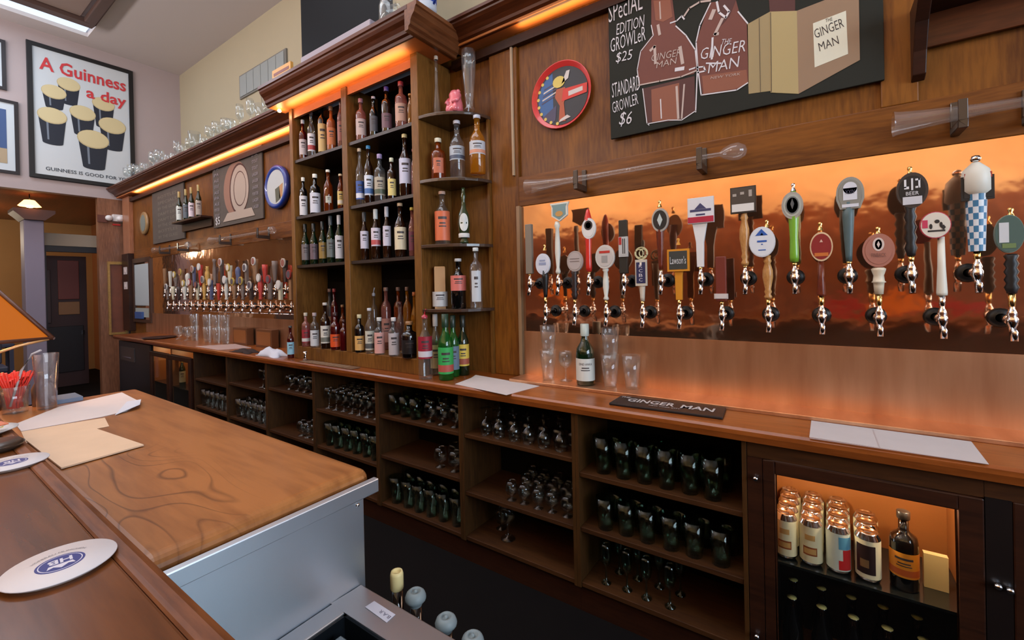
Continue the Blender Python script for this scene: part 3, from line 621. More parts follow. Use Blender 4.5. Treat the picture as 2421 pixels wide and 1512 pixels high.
# corner shelves
ZA, ZB1, ZC1, ZD = 0.976, 0.61, 0.242, -0.122
bottle(1033, 132, 255, 17, 1.86, ZA, 'clear', None, (214, 200, 180), 'cone', 'tall slender clear bottle with a cream stopper', 'on the highest corner shelf')
row('on the second corner shelf', 1.88, ZB1, [
 (1037, 327, 410, 35, 'amber', (196, 110, 80), (214, 206, 180), 'squat', 'square amber bottle with a round seal', dict(lab_rng=(0.14, 0.5), lw=0.55, y=1.84)),
 (1082, 285, 410, 36, 'clear', (176, 186, 196), (200, 200, 210), 'round', 'clear bottle with a grey and white label', dict(accent=(80, 90, 110), lab_rng=(0.3, 0.54), lw=1.1)),
 (1130, 272, 412, 37, 'gold', (196, 200, 206), (190, 196, 210), 'round', 'bottle of golden spirit with a pale label', dict(accent=(214, 150, 120), lab_rng=(0.32, 0.54), lw=1.1))])
row('on the third corner shelf', 1.87, ZC1, [
 (1047, 452, 567, 36, 'clear', (224, 116, 76), (206, 170, 150), 'round', 'clear bottle with an orange poppy label', dict(lab_rng=(0.08, 0.62), lw=1.1))])
row('on the lowest corner shelf', 1.87, ZD, [
 (1041, 630, 724, 36, 'tan', (206, 206, 206), (150, 160, 160), 'box', 'tan stoneware bottle with a white lower label', dict(lab_rng=(0.05, 0.4), lw=1.1)),
 (1085, 611, 723, 36, 'black', (222, 122, 112), (190, 190, 190), 'round', 'black bottle with a pink label', dict(lab_rng=(0.36, 0.66), lw=1.15)),
 (1127, 585, 721, 30, 'clear', (206, 210, 214), (206, 210, 206), 'tall', 'tall clear bottle with a long white label', dict(lab_rng=(0.12, 0.62), lw=0.6))])
ch = W(1103, 566, 1, 1.9)
t = thing('liqueur_bottle', 'green goblet-footed bottle with an oval white label on the third corner shelf', 'bottle', (ch.x, 1.88, ZC1+0.0005))
MB().lathe([(0, 0), (0.024, 0), (0.024, 0.012), (0.016, 0.03), (0.016, 0.04), (0.030, 0.065), (0.034, 0.11), (0.030, 0.16), (0.014, 0.2), (0.010, 0.24), (0.015, 0.262), (0.010, 0.285), (0.011, 0.31), (0, 0.31)], 18).build('body', mat('olive_bottle', srgb(52, 66, 40), 0.08, coat=0.6), t)
MB().lathe([(0.030, 0.032), (0.031, 0.034), (0.031, 0.052), (0.029, 0.056)], 18).build('collar', paint(222, 222, 216), t)
az = lens_dir(ch.x, 1.88); lb = MB(); v = [Vector((0.0355*cos(az), 0.0355*sin(az), 0.115))]
for i in range(20):
    a = 2*pi*i/20; q = az+0.75*cos(a); v.append(Vector((0.0355*cos(q), 0.0355*sin(q), 0.115+0.05*sin(a))))
lb.add(v, [(0, i+1, (i+1) % 20+1) for i in range(20)]); lb.build('label', paint(224, 226, 220), t, fixn=False)
# counter group beside the cabinet
row('on the counter under the corner shelves', 1.78, ZB, [
 (1007, 742, 896, 34, 'clear', (160, 34, 54), (190, 50, 70), 'round', 'clear bottle with red label and red pourer', dict(accent=(222, 214, 220), pourer=True, lab_rng=(0.32, 0.66), y=1.725)),
 (1031, 742, 875, 26, 'clear', (170, 150, 110), (220, 216, 214), 'wine', 'clear bottle with a white cap at the back', dict(y=1.83)),
 (1055, 742, 893, 36, 'lime', (60, 176, 90), (30, 60, 40), 'wine', 'bright green bottle with a green and red label', dict(lab_rng=(0.1, 0.5), lw=1.1, accent=(190, 90, 80), y=1.765)),
 (1073, 745, 888, 28, 'lime', (110, 130, 150), (30, 50, 40), 'wine', 'green bottle with a blue grey label', dict(y=1.85)),
 (1096, 745, 884, 29, 'green', (226, 196, 84), (40, 44, 36), 'wine', 'dark bottle with a yellow picture label', dict(y=1.91, accent=(170, 90, 70), lab_rng=(0.16, 0.52)))])
# wine bottle on the copper ledge
bottle(1385, 765, 915, 44, 1.965, -0.488, 'green', (222, 222, 214), (206, 216, 206), 'wine', 'open wine bottle with a white label standing alone before the copper', '', txt='ZIND ANKA', lab_rng=(0.08, 0.44), lw=1.1, name='wine_bottle')
bottle(688, 770, 848, 17, 1.76, ZB, 'red', (150, 200, 220), (60, 60, 60), 'round', 'slim dark red bottle with a pale blue label against the cabinet side', '')
# ceramic pig-pink mug and weizen glass on the top corner shelf
pp = W(1074, 252, 1, 1.87)
t = thing('pink_figurine', 'glossy pink ceramic figurine seated on the highest corner shelf', 'figurine', (pp.x, 1.88, ZA+0.0005))
PK = mat('pink_ceramic', srgb(232, 120, 130), 0.2, coat=0.6)
MB().lathe([(0, 0), (0.036, 0), (0.044, 0.02), (0.042, 0.055), (0.034, 0.085), (0.036, 0.105), (0.026, 0.125), (0, 0.128)], 20).build('body', PK, t)
for s_ in (-1, 1):
    MB().lathe([(0, 0), (0.012, 0.002), (0.014, 0.012), (0.008, 0.022), (0, 0.024)], 12, c=(s_*0.022, 0, 0.108)).build('ear', PK, t)
    MB().lathe([(0, 0), (0.014, 0.004), (0.017, 0.02), (0.012, 0.045), (0, 0.05)], 12, c=(s_*0.024, -0.032, 0.0)).build('foot', PK, t)
    MB().tube([(s_*0.036, -0.01, 0.085), (s_*0.04, -0.03, 0.06), (s_*0.014, -0.046, 0.05)], [0.012, 0.011, 0.010], 10).build('arm', PK, t)
wp = W(1110, 253, 1, 1.89)
g = MB().lathe([(0, 0), (0.030, 0), (0.030, 0.006), (0.022, 0.02), (0.026, 0.09), (0.036, 0.19), (0.041, 0.27), (0.038, 0.33), (0.036, 0.33), (0.039, 0.27), (0.034, 0.19), (0.023, 0.09), (0.018, 0.025), (0, 0.025)], 18).build('wheat_beer_glass', GLASS)
g.location = (wp.x, 1.89, ZA+0.0005); tag(g, 'tall empty wheat beer glass on the highest corner shelf', 'glass')

# ================================================================ TALL CABINET
cab = thing('bottle_cabinet', 'tall oak bottle cabinet with two columns of black shelves', 'cabinet', (0, 0, ZB))
CX0, CXM, CX1, CYF = -3.195, -2.54, -1.858, 1.772
def cpart(n, m, *b, **k): return part(n, m, cab, b[0], b[1], b[2], b[3], b[4]-ZB, b[5]-ZB, **k)
cpart('side_panel', WOOD_CAB, CX0-0.012, CX0+0.03, CYF, YW, ZB, 1.345, bevel=0.003)
cpart('side_panel', WOOD_CAB, CX1-0.045, CX1+0.012, CYF, YW, ZB, 1.345, bevel=0.003)
cpart('divider', WOOD_CAB, CXM-0.028, CXM+0.028, CYF, YW-0.02, S4, 1.33, bevel=0.003)
cpart('plinth', WOOD_CAB, CX0+0.03, CX1-0.045, CYF+0.004, YW-0.02, ZB, S4, bevel=0.003)
cpart('back_panel', WOOD_IN, CX0+0.03, CX1-0.045, YW-0.02, YW-0.005, S4, 1.345)
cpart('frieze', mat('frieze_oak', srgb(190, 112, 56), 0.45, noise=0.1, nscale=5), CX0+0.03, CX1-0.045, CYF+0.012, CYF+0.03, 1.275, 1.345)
for a, b in ((CX0+0.03, CXM-0.028), (CXM+0.028, CX1-0.045)):
    for z in (S1, S2, S3): cpart('shelf', SHELF_BLK, a, b, CYF+0.012, YW-0.02, z-0.02, z)
MB().tube([(CX0+0.031, 0, 0), (CX0+0.06, 0, 0)], 0.005).build('shelf_peg', BRASS, cab, (0, 1.82, -0.24-ZB))
cr = crown('c', CX0-0.10, CX1+0.13, 1.665, 1.595, 1.342, 1.475, 1.78).build('crown_moulding', WOOD_CROWN, cab, (0, 0, -ZB))
# return of the crown along the cabinet side
h_, d_ = 0.133, 0.07; xb = CX1+0.13
rp = [(xb-0.02, 1.342), (xb, 1.342), (xb+0.1*d_, 1.345), (xb+0.12*d_, 1.36), (xb+0.3*d_, 1.369), (xb+0.34*d_, 1.387), (xb+0.5*d_, 1.406), (xb+0.74*d_, 1.422), (xb+0.88*d_, 1.448), (xb+d_, 1.453), (xb+d_, 1.475), (xb-0.02, 1.475)]
MB().prism(rp, 'y', 1.596, 1.97).build('crown_return', wood('crown_oak_y', srgb(92, 52, 28), srgb(128, 76, 42), 'y', 5, 0.4, 0.15), cab, (0, 0, -ZB))
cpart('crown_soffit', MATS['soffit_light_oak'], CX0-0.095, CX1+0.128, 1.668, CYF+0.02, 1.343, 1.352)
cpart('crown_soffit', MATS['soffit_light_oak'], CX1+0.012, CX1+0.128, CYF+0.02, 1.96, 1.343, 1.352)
cpart('cabinet_top', WOOD_CROWN, CX0-0.1, CX1+0.15, 1.66, YW+0.3, 1.455, 1.473)
# a round glowing bulb at the far corner of the soffit
bl = MB().lathe([(0, 0), (0.01, 0.002), (0.014, 0.010), (0.010, 0.02), (0, 0.022)], 10).build('cabinet_bulb', mat('bulb_glow', (1, .8, .5, 1), 0.3, emit=(1, 0.62, 0.26, 1), es=18)); bl.location = (CX0-0.045, 1.72, 1.318); tag(bl, 'small glowing bulb under the far end of the cabinet crown', 'lamp')
point('bulb_light', (CX0-0.045, 1.72, 1.31), 0.8, WARM, 0.02)
# quarter-round corner shelves
cs = thing('corner_shelf_unit', 'corner rack of four quarter-round dark shelves beside the tall cabinet', 'shelves', (0, 0, ZD))
part('back_board', WOOD_CAB, cs, CX1+0.013, -1.535, 2.035, 2.048, ZB-ZD, 0.98-ZD)
part('edge_strip', WOOD_CAB, cs, -1.545, -1.530, 2.012, 2.034, ZB-ZD, ZA-ZD)
for z in (ZA, ZB1, ZC1, ZD):
    x0, y0 = CX1+0.013, 2.034
    pts = [(x0, y0)]+[(x0+0.318*cos(-pi/2*i/12), y0+0.262*sin(-pi/2*i/12)) for i in range(13)]
    MB().prism(pts, 'z', z-0.018-ZD, z-ZD).build('shelf', mat('corner_shelf_dark', srgb(70, 50, 38), 0.25, coat=0.4), cs, bevel=0.002)

# ================================================================ TAPS
def faucet_parts(t, z0):
    """shank, flange, body and spout; the thing stands at the lever joint, y=1.93"""
    f = MB().lathe([(0, 0.106), (0.031, 0.106), (0.031, 0.100), (0.024, 0.094), (0.014, 0.092)], 16, axis='y'); f.build('flange', BLACK, t)
    b = MB().lathe([(0.012, 0.094), (0.012, 0.03), (0.016, 0.028), (0.016, 0.010), (0.010, 0.004)], 12, axis='y')
    b.lathe([(0, -0.034), (0.008, -0.034), (0.0095, -0.02), (0.013, -0.012), (0.014, 0.004), (0.010, 0.012), (0.012, 0.018), (0.008, 0.030), (0.006, 0.034), (0.006, 0.046)], 12)
    b.tube([(0, 0.002, -0.016), (-0.0, -0.010, -0.036), (-0.0, -0.016, -0.062)], [0.011, 0.0095, 0.0085], 10)
    b.build('faucet', CHROME, t)
HP = {'taper': [(0, 0), (0.009, 0), (0.010, 0.1), (0.017, 0.75), (0.018, 1), (0, 1)],
      'stick': [(0, 0), (0.013, 0), (0.0135, 0.05), (0.010, 0.5), (0.0085, 1), (0, 1)],
      'turned': [(0, 0), (0.011, 0), (0.014, 0.05), (0.009, 0.1), (0.013, 0.16), (0.010, 0.22), (0.018, 0.5), (0.017, 0.66), (0.010, 0.82), (0.014, 0.87), (0.010, 0.93), (0.012, 1), (0, 1)],
      'baluster': [(0, 0), (0.010, 0), (0.013, 0.04), (0.008, 0.12), (0.014, 0.4), (0.013, 0.6), (0.009, 0.86), (0.015, 0.92), (0.010, 1), (0, 1)],
      'club': [(0, 0), (0.013, 0), (0.015, 0.06), (0.015, 0.14), (0.0135, 0.35), (0.018, 0.7), (0.017, 0.85), (0.008, 0.97), (0, 1)],
      'ridged': [(0, 0), (0.011, 0)]+[(0.0165 if k % 2 else 0.0115, 0.05+0.1*k) for k in range(10)]+[(0.012, 1), (0, 1)],
      'cream': [(0, 0), (0.012, 0), (0.014, 0.3), (0.015, 0.42), (0.020, 0.45), (0.016, 0.5), (0.014, 0.7), (0.019, 0.88), (0.020, 0.95), (0.014, 1), (0, 1)]}
FF = -0.022
def tap(x, z, label, hz, ht, hm, shape, badge=None, finial=None, group=None, ferrule=BRASS):
    """hz, ht: bottom and top of the handle (absolute, from lens level). badge: dict"""
    t = thing('beer_tap', label, 'beer tap', (x, 1.93, z), group)
    faucet_parts(t, z)
    MB().lathe([(0.006, 0.040), (0.008, 0.042), (0.008, hz-z), (0, hz-z)], 10).build('ferrule', ferrule, t)
    h = ht-hz
    if shape in HP:
        MB().lathe([(r, hz-z+k*h) for r, k in HP[shape]], 14).build('handle', hm, t)
    elif shape == 'paddle':
        MB().prism([(-0.013, hz-z), (0.013, hz-z), (0.015, hz-z+h*0.55), (0.026, hz-z+h*0.9), (0.030, hz-z+h), (-0.030, hz-z+h), (-0.026, hz-z+h*0.9), (-0.015, hz-z+h*0.55)], 'y', -0.008, 0.008).build('handle', hm, t, bevel=0.002)
    elif shape == 'block':
        MB().box(-0.019, 0.019, -0.011, 0.011, hz-z, ht-z).build('handle', hm, t, bevel=0.003)
    elif shape == 'none': pass
    if badge:
        B = badge; p0 = W(B['px'][0], B['px'][1], 1, 1.915); p1 = W(B['px'][2], B['px'][3], 1, 1.915)
        w_, h2 = abs(p1.x-p0.x), abs(p0.z-p1.z); cx_, cz_ = (p0.x+p1.x)/2-x, (p0.z+p1.z)/2-z
        if 'w' in B: w_ = B['w']
        lim = B.get('dx', None)
        if lim is not None: cx_ = lim
        k = B['k']; yb = -0.016; m1, m2 = B['c']; bb = MB()
        if k == 'disk': pts = arc(cx_, cz_, w_/2, h2/2, 28)
        elif k == 'rect': pts = [(cx_-w_/2, cz_-h2/2), (cx_+w_/2, cz_-h2/2), (cx_+w_/2, cz_+h2/2), (cx_-w_/2, cz_+h2/2)]
        elif k == 'arch': pts = [(cx_-w_*0.36, cz_-h2/2), (cx_+w_*0.36, cz_-h2/2), (cx_+w_/2, cz_-h2*0.2)]+arc(cx_, cz_, w_/2, h2/2, 14, 0, pi)+[(cx_-w_/2, cz_-h2*0.2)]
        elif k == 'shield': pts = [(cx_, cz_-h2/2), (cx_+w_*0.42, cz_-h2*0.2), (cx_+w_*0.42, cz_+h2*0.3), (cx_+w_/2, cz_+h2/2), (cx_-w_/2, cz_+h2/2), (cx_-w_*0.42, cz_+h2*0.3), (cx_-w_*0.42, cz_-h2*0.2)]
        elif k == 'hex': pts = arc(cx_, cz_, w_/2, h2/2, 8)
        bb.prism(pts, 'y', yb, yb+0.012, 0)
        ins = B.get('in', 0.82); pi_ = [(cx_+(a-cx_)*ins, cz_+(b-cz_)*ins) for a, b in pts]
        bb.prism(pi_, 'y', yb-0.0012, yb, 1)
        ms = [m1, m2]+list(B.get('m', [BLACK]))
        for (kk, a, b, c, d, mi) in B.get('art', []):
            X = lambda q: cx_+q*w_/2
            Z = lambda q: cz_+q*h2/2
            if kk == 'r': bb.prism([(X(a), Z(b)), (X(c), Z(b)), (X(c), Z(d)), (X(a), Z(d))], 'y', yb-0.0022, yb-0.0012, mi)
            if kk == 'o': bb.prism(arc(X(a), Z(b), c*w_/2, d*h2/2, 18), 'y', yb-0.0022, yb-0.0012, mi)
            if kk == 't': bb.prism([(X(a), Z(b)), (X(c), Z(b)), (X((a+c)/2), Z(d))], 'y', yb-0.0022, yb-0.0012, mi)
            if kk == 'd': bb.prism([(X(a-c), Z(b)), (X(a), Z(b-d)), (X(a+c), Z(b)), (X(a), Z(b+d))], 'y', yb-0.0030, yb-0.0022, mi)
        for (s_, a, b, c, d, mi) in B.get('text', []):
            text(bb, s_, (cx_+a*w_/2, yb-0.0034, cz_+b*h2/2), UX, UZ, c*w_, d*h2, mi)
        bb.build('badge', ms, t)
    if finial:
        fz = (W(finial[0], finial[1], 1, 1.925).z-z); r = 0.007
        MB().lathe([(0.010, fz-0.030), (0.007, fz-0.022), (0.004, fz-0.015), (r, fz-0.008), (r*0.8, fz-0.002), (0, fz)], 12).build('finial', finial[2], t)
    return t
def top_z(px, py): return W(px, py, 1, 1.93).z
ZU, ZL = 0.010, -0.135
UXs = [-1.224+0.1635*k for k in range(11)]; LXs = [-1.136+0.1625*k for k in range(11)]
UXs = [p.x for p in (W(a, 655, 1, 1.93) for a in (1253, 1320, 1393, 1476, 1563, 1657, 1762, 1879, 2008, 2155, 2311))]
LXs = [p.x for p in (W(a, 745, 1, 1.93) for a in (1291, 1360, 1434, 1520, 1607, 1707, 1817, 1943, 2079, 2228, 2393))]
R1 = 'in the upper row'; R2 = 'in the lower row'
CREAMW = paint(226, 222, 208); TANW = wood('tan_tap_wood', srgb(176, 120, 64), srgb(210, 158, 96), 'z', 30); REDW = wood('red_tap_wood', srgb(92, 36, 22), srgb(130, 58, 36), 'z', 30)
GOLDW = paint(214, 140, 40, 0.35); SILV = mat('silver_badge', srgb(170, 172, 172), 0.35, 0.4)
def h_of(px, a): return top_z(px, a)
tap(UXs[0], ZU, 'grey weathered narrow tap handle nearest the copper frame '+R1, 0.06, h_of(1252, 530), paint(130, 118, 104), 'block')
tap(UXs[1], ZU, 'white turned tap handle with a shield top '+R1, 0.055, h_of(1322, 523), CREAMW, 'baluster', dict(px=(1300, 482, 1345, 520), k='shield', c=(CREAMW, paint(120, 150, 150)), m=[paint(200, 150, 80)], art=[('o', 0, -0.2, 0.4, 0.3, 2)]))
tap(UXs[2], ZU, 'red tap handle with a white oval eye badge '+R1, 0.06, h_of(1392, 492), mat('red_tap', srgb(214, 44, 34), 0.3, coat=0.4), 'club', dict(px=(1375, 517, 1408, 563), k='disk', c=(paint(226, 224, 220), paint(228, 226, 222)), m=[paint(90, 50, 50), paint(30, 20, 20)], art=[('o', 0, 0.3, 0.62, 0.46, 3), ('o', 0, 0.3, 0.4, 0.3, 2)]))
tap(UXs[3], ZU, 'black block tap handle with a white lettered strip '+R1, 0.045, h_of(1475, 520), paint(34, 32, 28), 'block', dict(px=(1462, 560, 1484, 606), k='rect', c=(paint(190, 190, 188), paint(196, 196, 194)), m=[paint(60, 60, 60), paint(180, 40, 40)], art=[('r', -0.9, 0.2, -0.3, 0.95, 3), ('r', -0.1, -0.7, 0.1, 0.8, 2), ('r', 0.3, -0.7, 0.5, 0.8, 2)]))
tap(UXs[4], ZU, 'dark wood tap handle with a black and silver round badge '+R1, 0.055, h_of(1562, 520), REDW, 'taper', dict(px=(1540, 494, 1581, 546), k='disk', c=(SILV, paint(24, 24, 26)), m=[paint(190, 200, 196), paint(60, 60, 60)], art=[('d', 0, 0, 0.32, 0.55, 2)]), (1562, 472, BRASS))
tap(UXs[5], ZU, 'white paddle tap handle with a square red banded sign '+R1, 0.06, h_of(1657, 524), WHITE, 'paddle', dict(px=(1625, 470, 1688, 524), k='rect', c=(WHITE, paint(224, 222, 224)), m=[paint(178, 30, 60), paint(60, 60, 100)], art=[('r', -0.98, -0.95, 0.98, -0.5, 2), ('t', -0.45, 0.1, 0.45, 0.55, 3), ('r', -0.8, -0.1, 0.8, 0.08, 3), ('r', -0.35, -0.4, 0.35, -0.28, 3)], **{'in': 0.96}))
tap(UXs[6], ZU, 'tan wooden tap handle with a dark square sign '+R1, 0.06, h_of(1760, 498), TANW, 'turned', dict(px=(1726, 445, 1788, 500), k='rect', c=(paint(44, 40, 38), paint(70, 62, 56)), m=[paint(224, 220, 214), paint(170, 160, 150)], art=[('r', -0.88, -0.88, 0.84, -0.3, 2), ('r', 0.45, 0.2, 0.7, 0.7, 3), ('r', -0.8, 0.3, -0.5, 0.5, 3), ('r', -0.2, 0.4, 0.1, 0.6, 3)], **{'in': 0.92}))
tap(UXs[7], ZU, 'bright green tap handle with a silver disc '+R1, 0.065, h_of(1876, 447), mat('green_tap', srgb(120, 176, 50), 0.3, coat=0.4), 'club', dict(px=(1847, 456, 1900, 515), k='disk', c=(SILV, paint(176, 178, 168)), m=[paint(110, 112, 110), paint(176, 178, 168), paint(90, 92, 92)], art=[('o', 0, 0, 0.62, 0.66, 2), ('o', 0, 0, 0.52, 0.56, 3), ('d', 0, 0.1, 0.18, 0.4, 4)]), (1874, 432, CHROME))
tap(UXs[8], ZU, 'blue grey fluted tap handle with an arched sign '+R1, 0.06, h_of(2008, 478), paint(84, 104, 106), 'taper', dict(px=(1976, 422, 2044, 490), k='arch', c=(paint(150, 148, 138), paint(138, 136, 126)), m=[paint(216, 216, 222), paint(96, 96, 92), paint(70, 70, 90)], art=[('r', -0.5, -0.45, 0.5, 0.3, 2), ('o', 0, 0.3, 0.5, 0.38, 2), ('r', -0.6, -0.9, 0.6, -0.7, 2)], text=[('XXIV', 0, 0.05, 0.34, 0.13, 4)]))
tap(UXs[9], ZU, 'black ribbed tap handle with a black disc reading LP '+R1, 0.07, h_of(2157, 482), paint(24, 22, 22), 'ridged', dict(px=(2118, 412, 2196, 488), k='disk', c=(paint(60, 50, 46), paint(26, 24, 26)), m=[paint(224, 222, 224), paint(206, 204, 208)], art=[('r', -0.5, 0.15, -0.36, 0.62, 2), ('r', -0.5, 0.08, -0.2, 0.22, 2), ('r', -0.06, 0.0, 0.06, 0.66, 2), ('r', 0.2, 0.52, 0.48, 0.62, 2), ('r', 0.38, 0.1, 0.5, 0.62, 2), ('r', 0.2, 0.1, 0.42, 0.2, 2), ('r', -0.6, -0.8, 0.6, -0.36, 3)], text=[('BEER', 0, -0.18, 0.4, 0.1, 2)]), (2157, 392, BRASS))
# blue and white checked column tap
t = tap(UXs[10], ZU, 'white and blue chequered tap handle with black band '+R1, 0.075, h_of(2305, 460), WHITE, 'none', dict(px=(2268, 420, 2334, 470), k='rect', c=(paint(28, 26, 26), paint(32, 30, 30)), m=[paint(170, 60, 44), paint(210, 206, 200)], art=[('r', -0.8, 0.78, 0.86, 1.25, 2), ('r', -0.2, -0.5, 0.2, 0.5, 3)], dx=0.0, w=0.072))
z0, z1 = 0.075-ZU, h_of(2305, 460)-ZU; mb = MB(); nr_ = 9
for j in range(nr_):
    for i in range(12):
        r0 = 0.019+0.006*j/nr_; r1 = 0.019+0.006*(j+1)/nr_
        mb.lathe([(r0, z0+(z1-z0)*j/nr_), (r1, z0+(z1-z0)*(j+1)/nr_)], 1, mi=(i+j) % 2, a0=2*pi*i/12, a1=2*pi*(i+1)/12)
mb.build('handle', [paint(226, 230, 234), paint(60, 120, 160)], t)
zt = h_of(2300, 385)-ZU
MB().lathe([(0.025, z1), (0.034, z1+0.01), (0.034, z1+0.055), (0.030, z1+0.075), (0.018, zt-0.01), (0.009, zt), (0, zt)], 18).build('cone_top', CREAMW, t)
MB().lathe([(0, 0), (0.010, 0.004), (0.013, 0.012), (0.009, 0.020), (0, 0.023)], 14, c=(0, 0, zt)).build('finial', CHROME, t)
# lower row
tap(LXs[0], ZL, 'black slim tap handle with a white oval badge '+R2, -0.06, h_of(1283, 640), BLACK, 'taper', dict(px=(1266, 600, 1300, 648), k='disk', c=(paint(220, 222, 230), paint(214, 218, 230)), m=[paint(150, 160, 190)], art=[('r', -0.5, -0.1, 0.5, 0.15, 2), ('r', -0.4, 0.25, 0.4, 0.4, 2)]), (1280, 578, BRASS))
tap(LXs[1], ZL, 'dark beaded tap handle with a pale grey disc '+R2, -0.07, h_of(1358, 640), paint(40, 20, 16), 'ridged', dict(px=(1340, 594, 1378, 641), k='disk', c=(paint(170, 158, 152), paint(182, 170, 166)), m=[paint(130, 116, 112)], art=[('r', -0.6, 0.2, 0.6, 0.28, 2), ('r', -0.6, -0.05, 0.6, 0.03, 2)]))
tap(LXs[2], ZL, 'white turned tap handle with a large round badge and red bar '+R2, -0.075, h_of(1430, 632), CREAMW, 'baluster', dict(px=(1407, 580, 1453, 634), k='disk', c=(paint(208, 202, 194), paint(200, 192, 186)), m=[paint(190, 50, 40), paint(160, 156, 152)], art=[('r', -0.55, 0.3, 0.55, 0.5, 2), ('r', -0.3, -0.5, 0.3, 0.1, 3)]))
t = tap(LXs[3], ZL, 'cream tap handle with navy KCBC strip under a ring emblem '+R2, -0.08, h_of(1520, 620), paint(214, 200, 180), 'taper', dict(px=(1502, 614, 1536, 675), k='rect', c=(paint(206, 196, 178), paint(40, 44, 84)), m=[paint(214, 206, 214)], text=[], w=0.05, dx=0.0, **{'in': 0.8}))
tb = MB(); bz = (W(1519, 645, 1, 1.93).z-ZL)
for k_, ch_ in enumerate('KCBC'): text(tb, ch_, (0, -0.0185, bz+0.030-0.02*k_), UX, UZ, 0.016, 0.014)
tb.build('lettering', paint(220, 214, 220), t)
rz_ = W(1520, 598, 1, 1.92).z-ZL; em = MB()
for k_ in range(3): em.tube([(0.028*cos(a)*(1 if k_ == 0 else 0.6)+(0 if k_ == 0 else (-0.008, 0.008)[k_-1]), -0.006, rz_+0.026*sin(a)*(1 if k_ == 0 else 0.7)) for a in [2*pi*i/20 for i in range(21)]], 0.0028, 6)
em.build('ring_emblem', paint(206, 196, 150), t)
tap(LXs[4], ZL, "mustard yellow tap handle with a slate panel reading Lawson's "+R2, -0.075, h_of(1605, 600), GOLDW, 'paddle', dict(px=(1577, 590, 1630, 640), k='rect', c=(GOLDW, paint(56, 60, 58)), m=[paint(214, 216, 216)], text=[("Lawson's", 0, 0, 0.72, 0.34, 2)]), (1604, 562, GOLDW))
tap(LXs[5], ZL, 'flat red brown block tap handle with a white foot band '+R2, -0.08, h_of(1707, 606), paint(116, 44, 32), 'block', dict(px=(1688, 694, 1724, 706), k='rect', c=(paint(206, 196, 190), paint(210, 200, 196)), w=0.05, dx=0.0))
tap(LXs[6], ZL, 'pale wooden turned tap handle with a white disc and blue mountain '+R2, -0.07, h_of(1810, 604), TANW, 'turned', dict(px=(1770, 538, 1834, 606), k='disk', c=(paint(214, 214, 218), paint(222, 224, 228)), m=[paint(40, 90, 170), paint(222, 224, 228)], art=[('t', -0.5, 0.42, 0.45, 0.85, 2), ('t', -0.12, 0.44, 0.12, 0.6, 3), ('r', -0.36, -0.02, 0.36, 0.1, 2), ('r', -0.05, -0.2, 0.05, -0.12, 2), ('r', -0.28, -0.56, 0.28, -0.5, 2)], **{'in': 0.94}), (1797, 520, BRASS))
tap(LXs[7], ZL, 'reddish wooden tap handle with an oval red badge '+R2, -0.06, h_of(1940, 612), REDW, 'stick', dict(px=(1914, 550, 1970, 616), k='disk', c=(paint(222, 190, 150), paint(140, 36, 36)), m=[paint(200, 110, 50), paint(220, 180, 160)], art=[('r', -0.6, -0.66, 0.6, -0.42, 2), ('t', -0.15, 0.3, 0.15, 0.5, 3)], **{'in': 0.88}), (1937, 524, BRASS))
tap(LXs[8], ZL, 'cream turned tap handle with a clear pinkish disc '+R2, -0.055, h_of(2078, 632), paint(226, 212, 186), 'cream', dict(px=(2038, 554, 2117, 630), k='disk', c=(mat('pinkish_acrylic', srgb(176, 120, 104), 0.15, coat=0.5), mat('pinkish_acrylic', srgb(176, 120, 104), 0.15)), m=[paint(214, 196, 186), paint(120, 80, 70)], art=[('o', 0, 0.35, 0.36, 0.4, 2), ('o', 0, 0.35, 0.22, 0.3, 3), ('d', 0, 0.35, 0.1, 0.2, 2)], text=[('FINBACK', 0, -0.28, 0.45, 0.12, 3)]), (2075, 535, BRASS))
tap(LXs[9], ZL, 'slim white tapering tap handle with a pink and white oval sign '+R2, -0.06, h_of(2215, 560), paint(232, 226, 210), 'stick', dict(px=(2174, 503, 2250, 561), k='disk', c=(paint(190, 60, 80), paint(222, 212, 196)), m=[paint(200, 60, 90), paint(40, 36, 36)], art=[('r', -0.85, -0.2, -0.5, 0.4, 2), ('o', -0.3, -0.1, 0.1, 0.2, 3), ('o', 0.1, 0.25, 0.16, 0.14, 3), ('o', 0.35, 0, 0.1, 0.2, 3), ('r', -0.5, -0.5, 0.6, -0.38, 3), ('d', 0.5, -0.2, 0.14, 0.2, 3)], **{'in': 0.94}), ferrule=CHROME)
tap(LXs[10], ZL, 'black ribbed tap handle with a green and white disc '+R2, -0.055, h_of(2390, 600), paint(22, 20, 20), 'ridged', dict(px=(2350, 510, 2424, 596), k='disk', c=(paint(120, 136, 124), paint(74, 96, 88)), m=[paint(206, 208, 210), paint(110, 130, 80)], art=[('r', -0.7, -0.45, -0.05, 0.6, 2), ('r', -0.5, -0.75, 0.4, -0.5, 3)], **{'in': 0.96}), (2383, 490, BRASS))
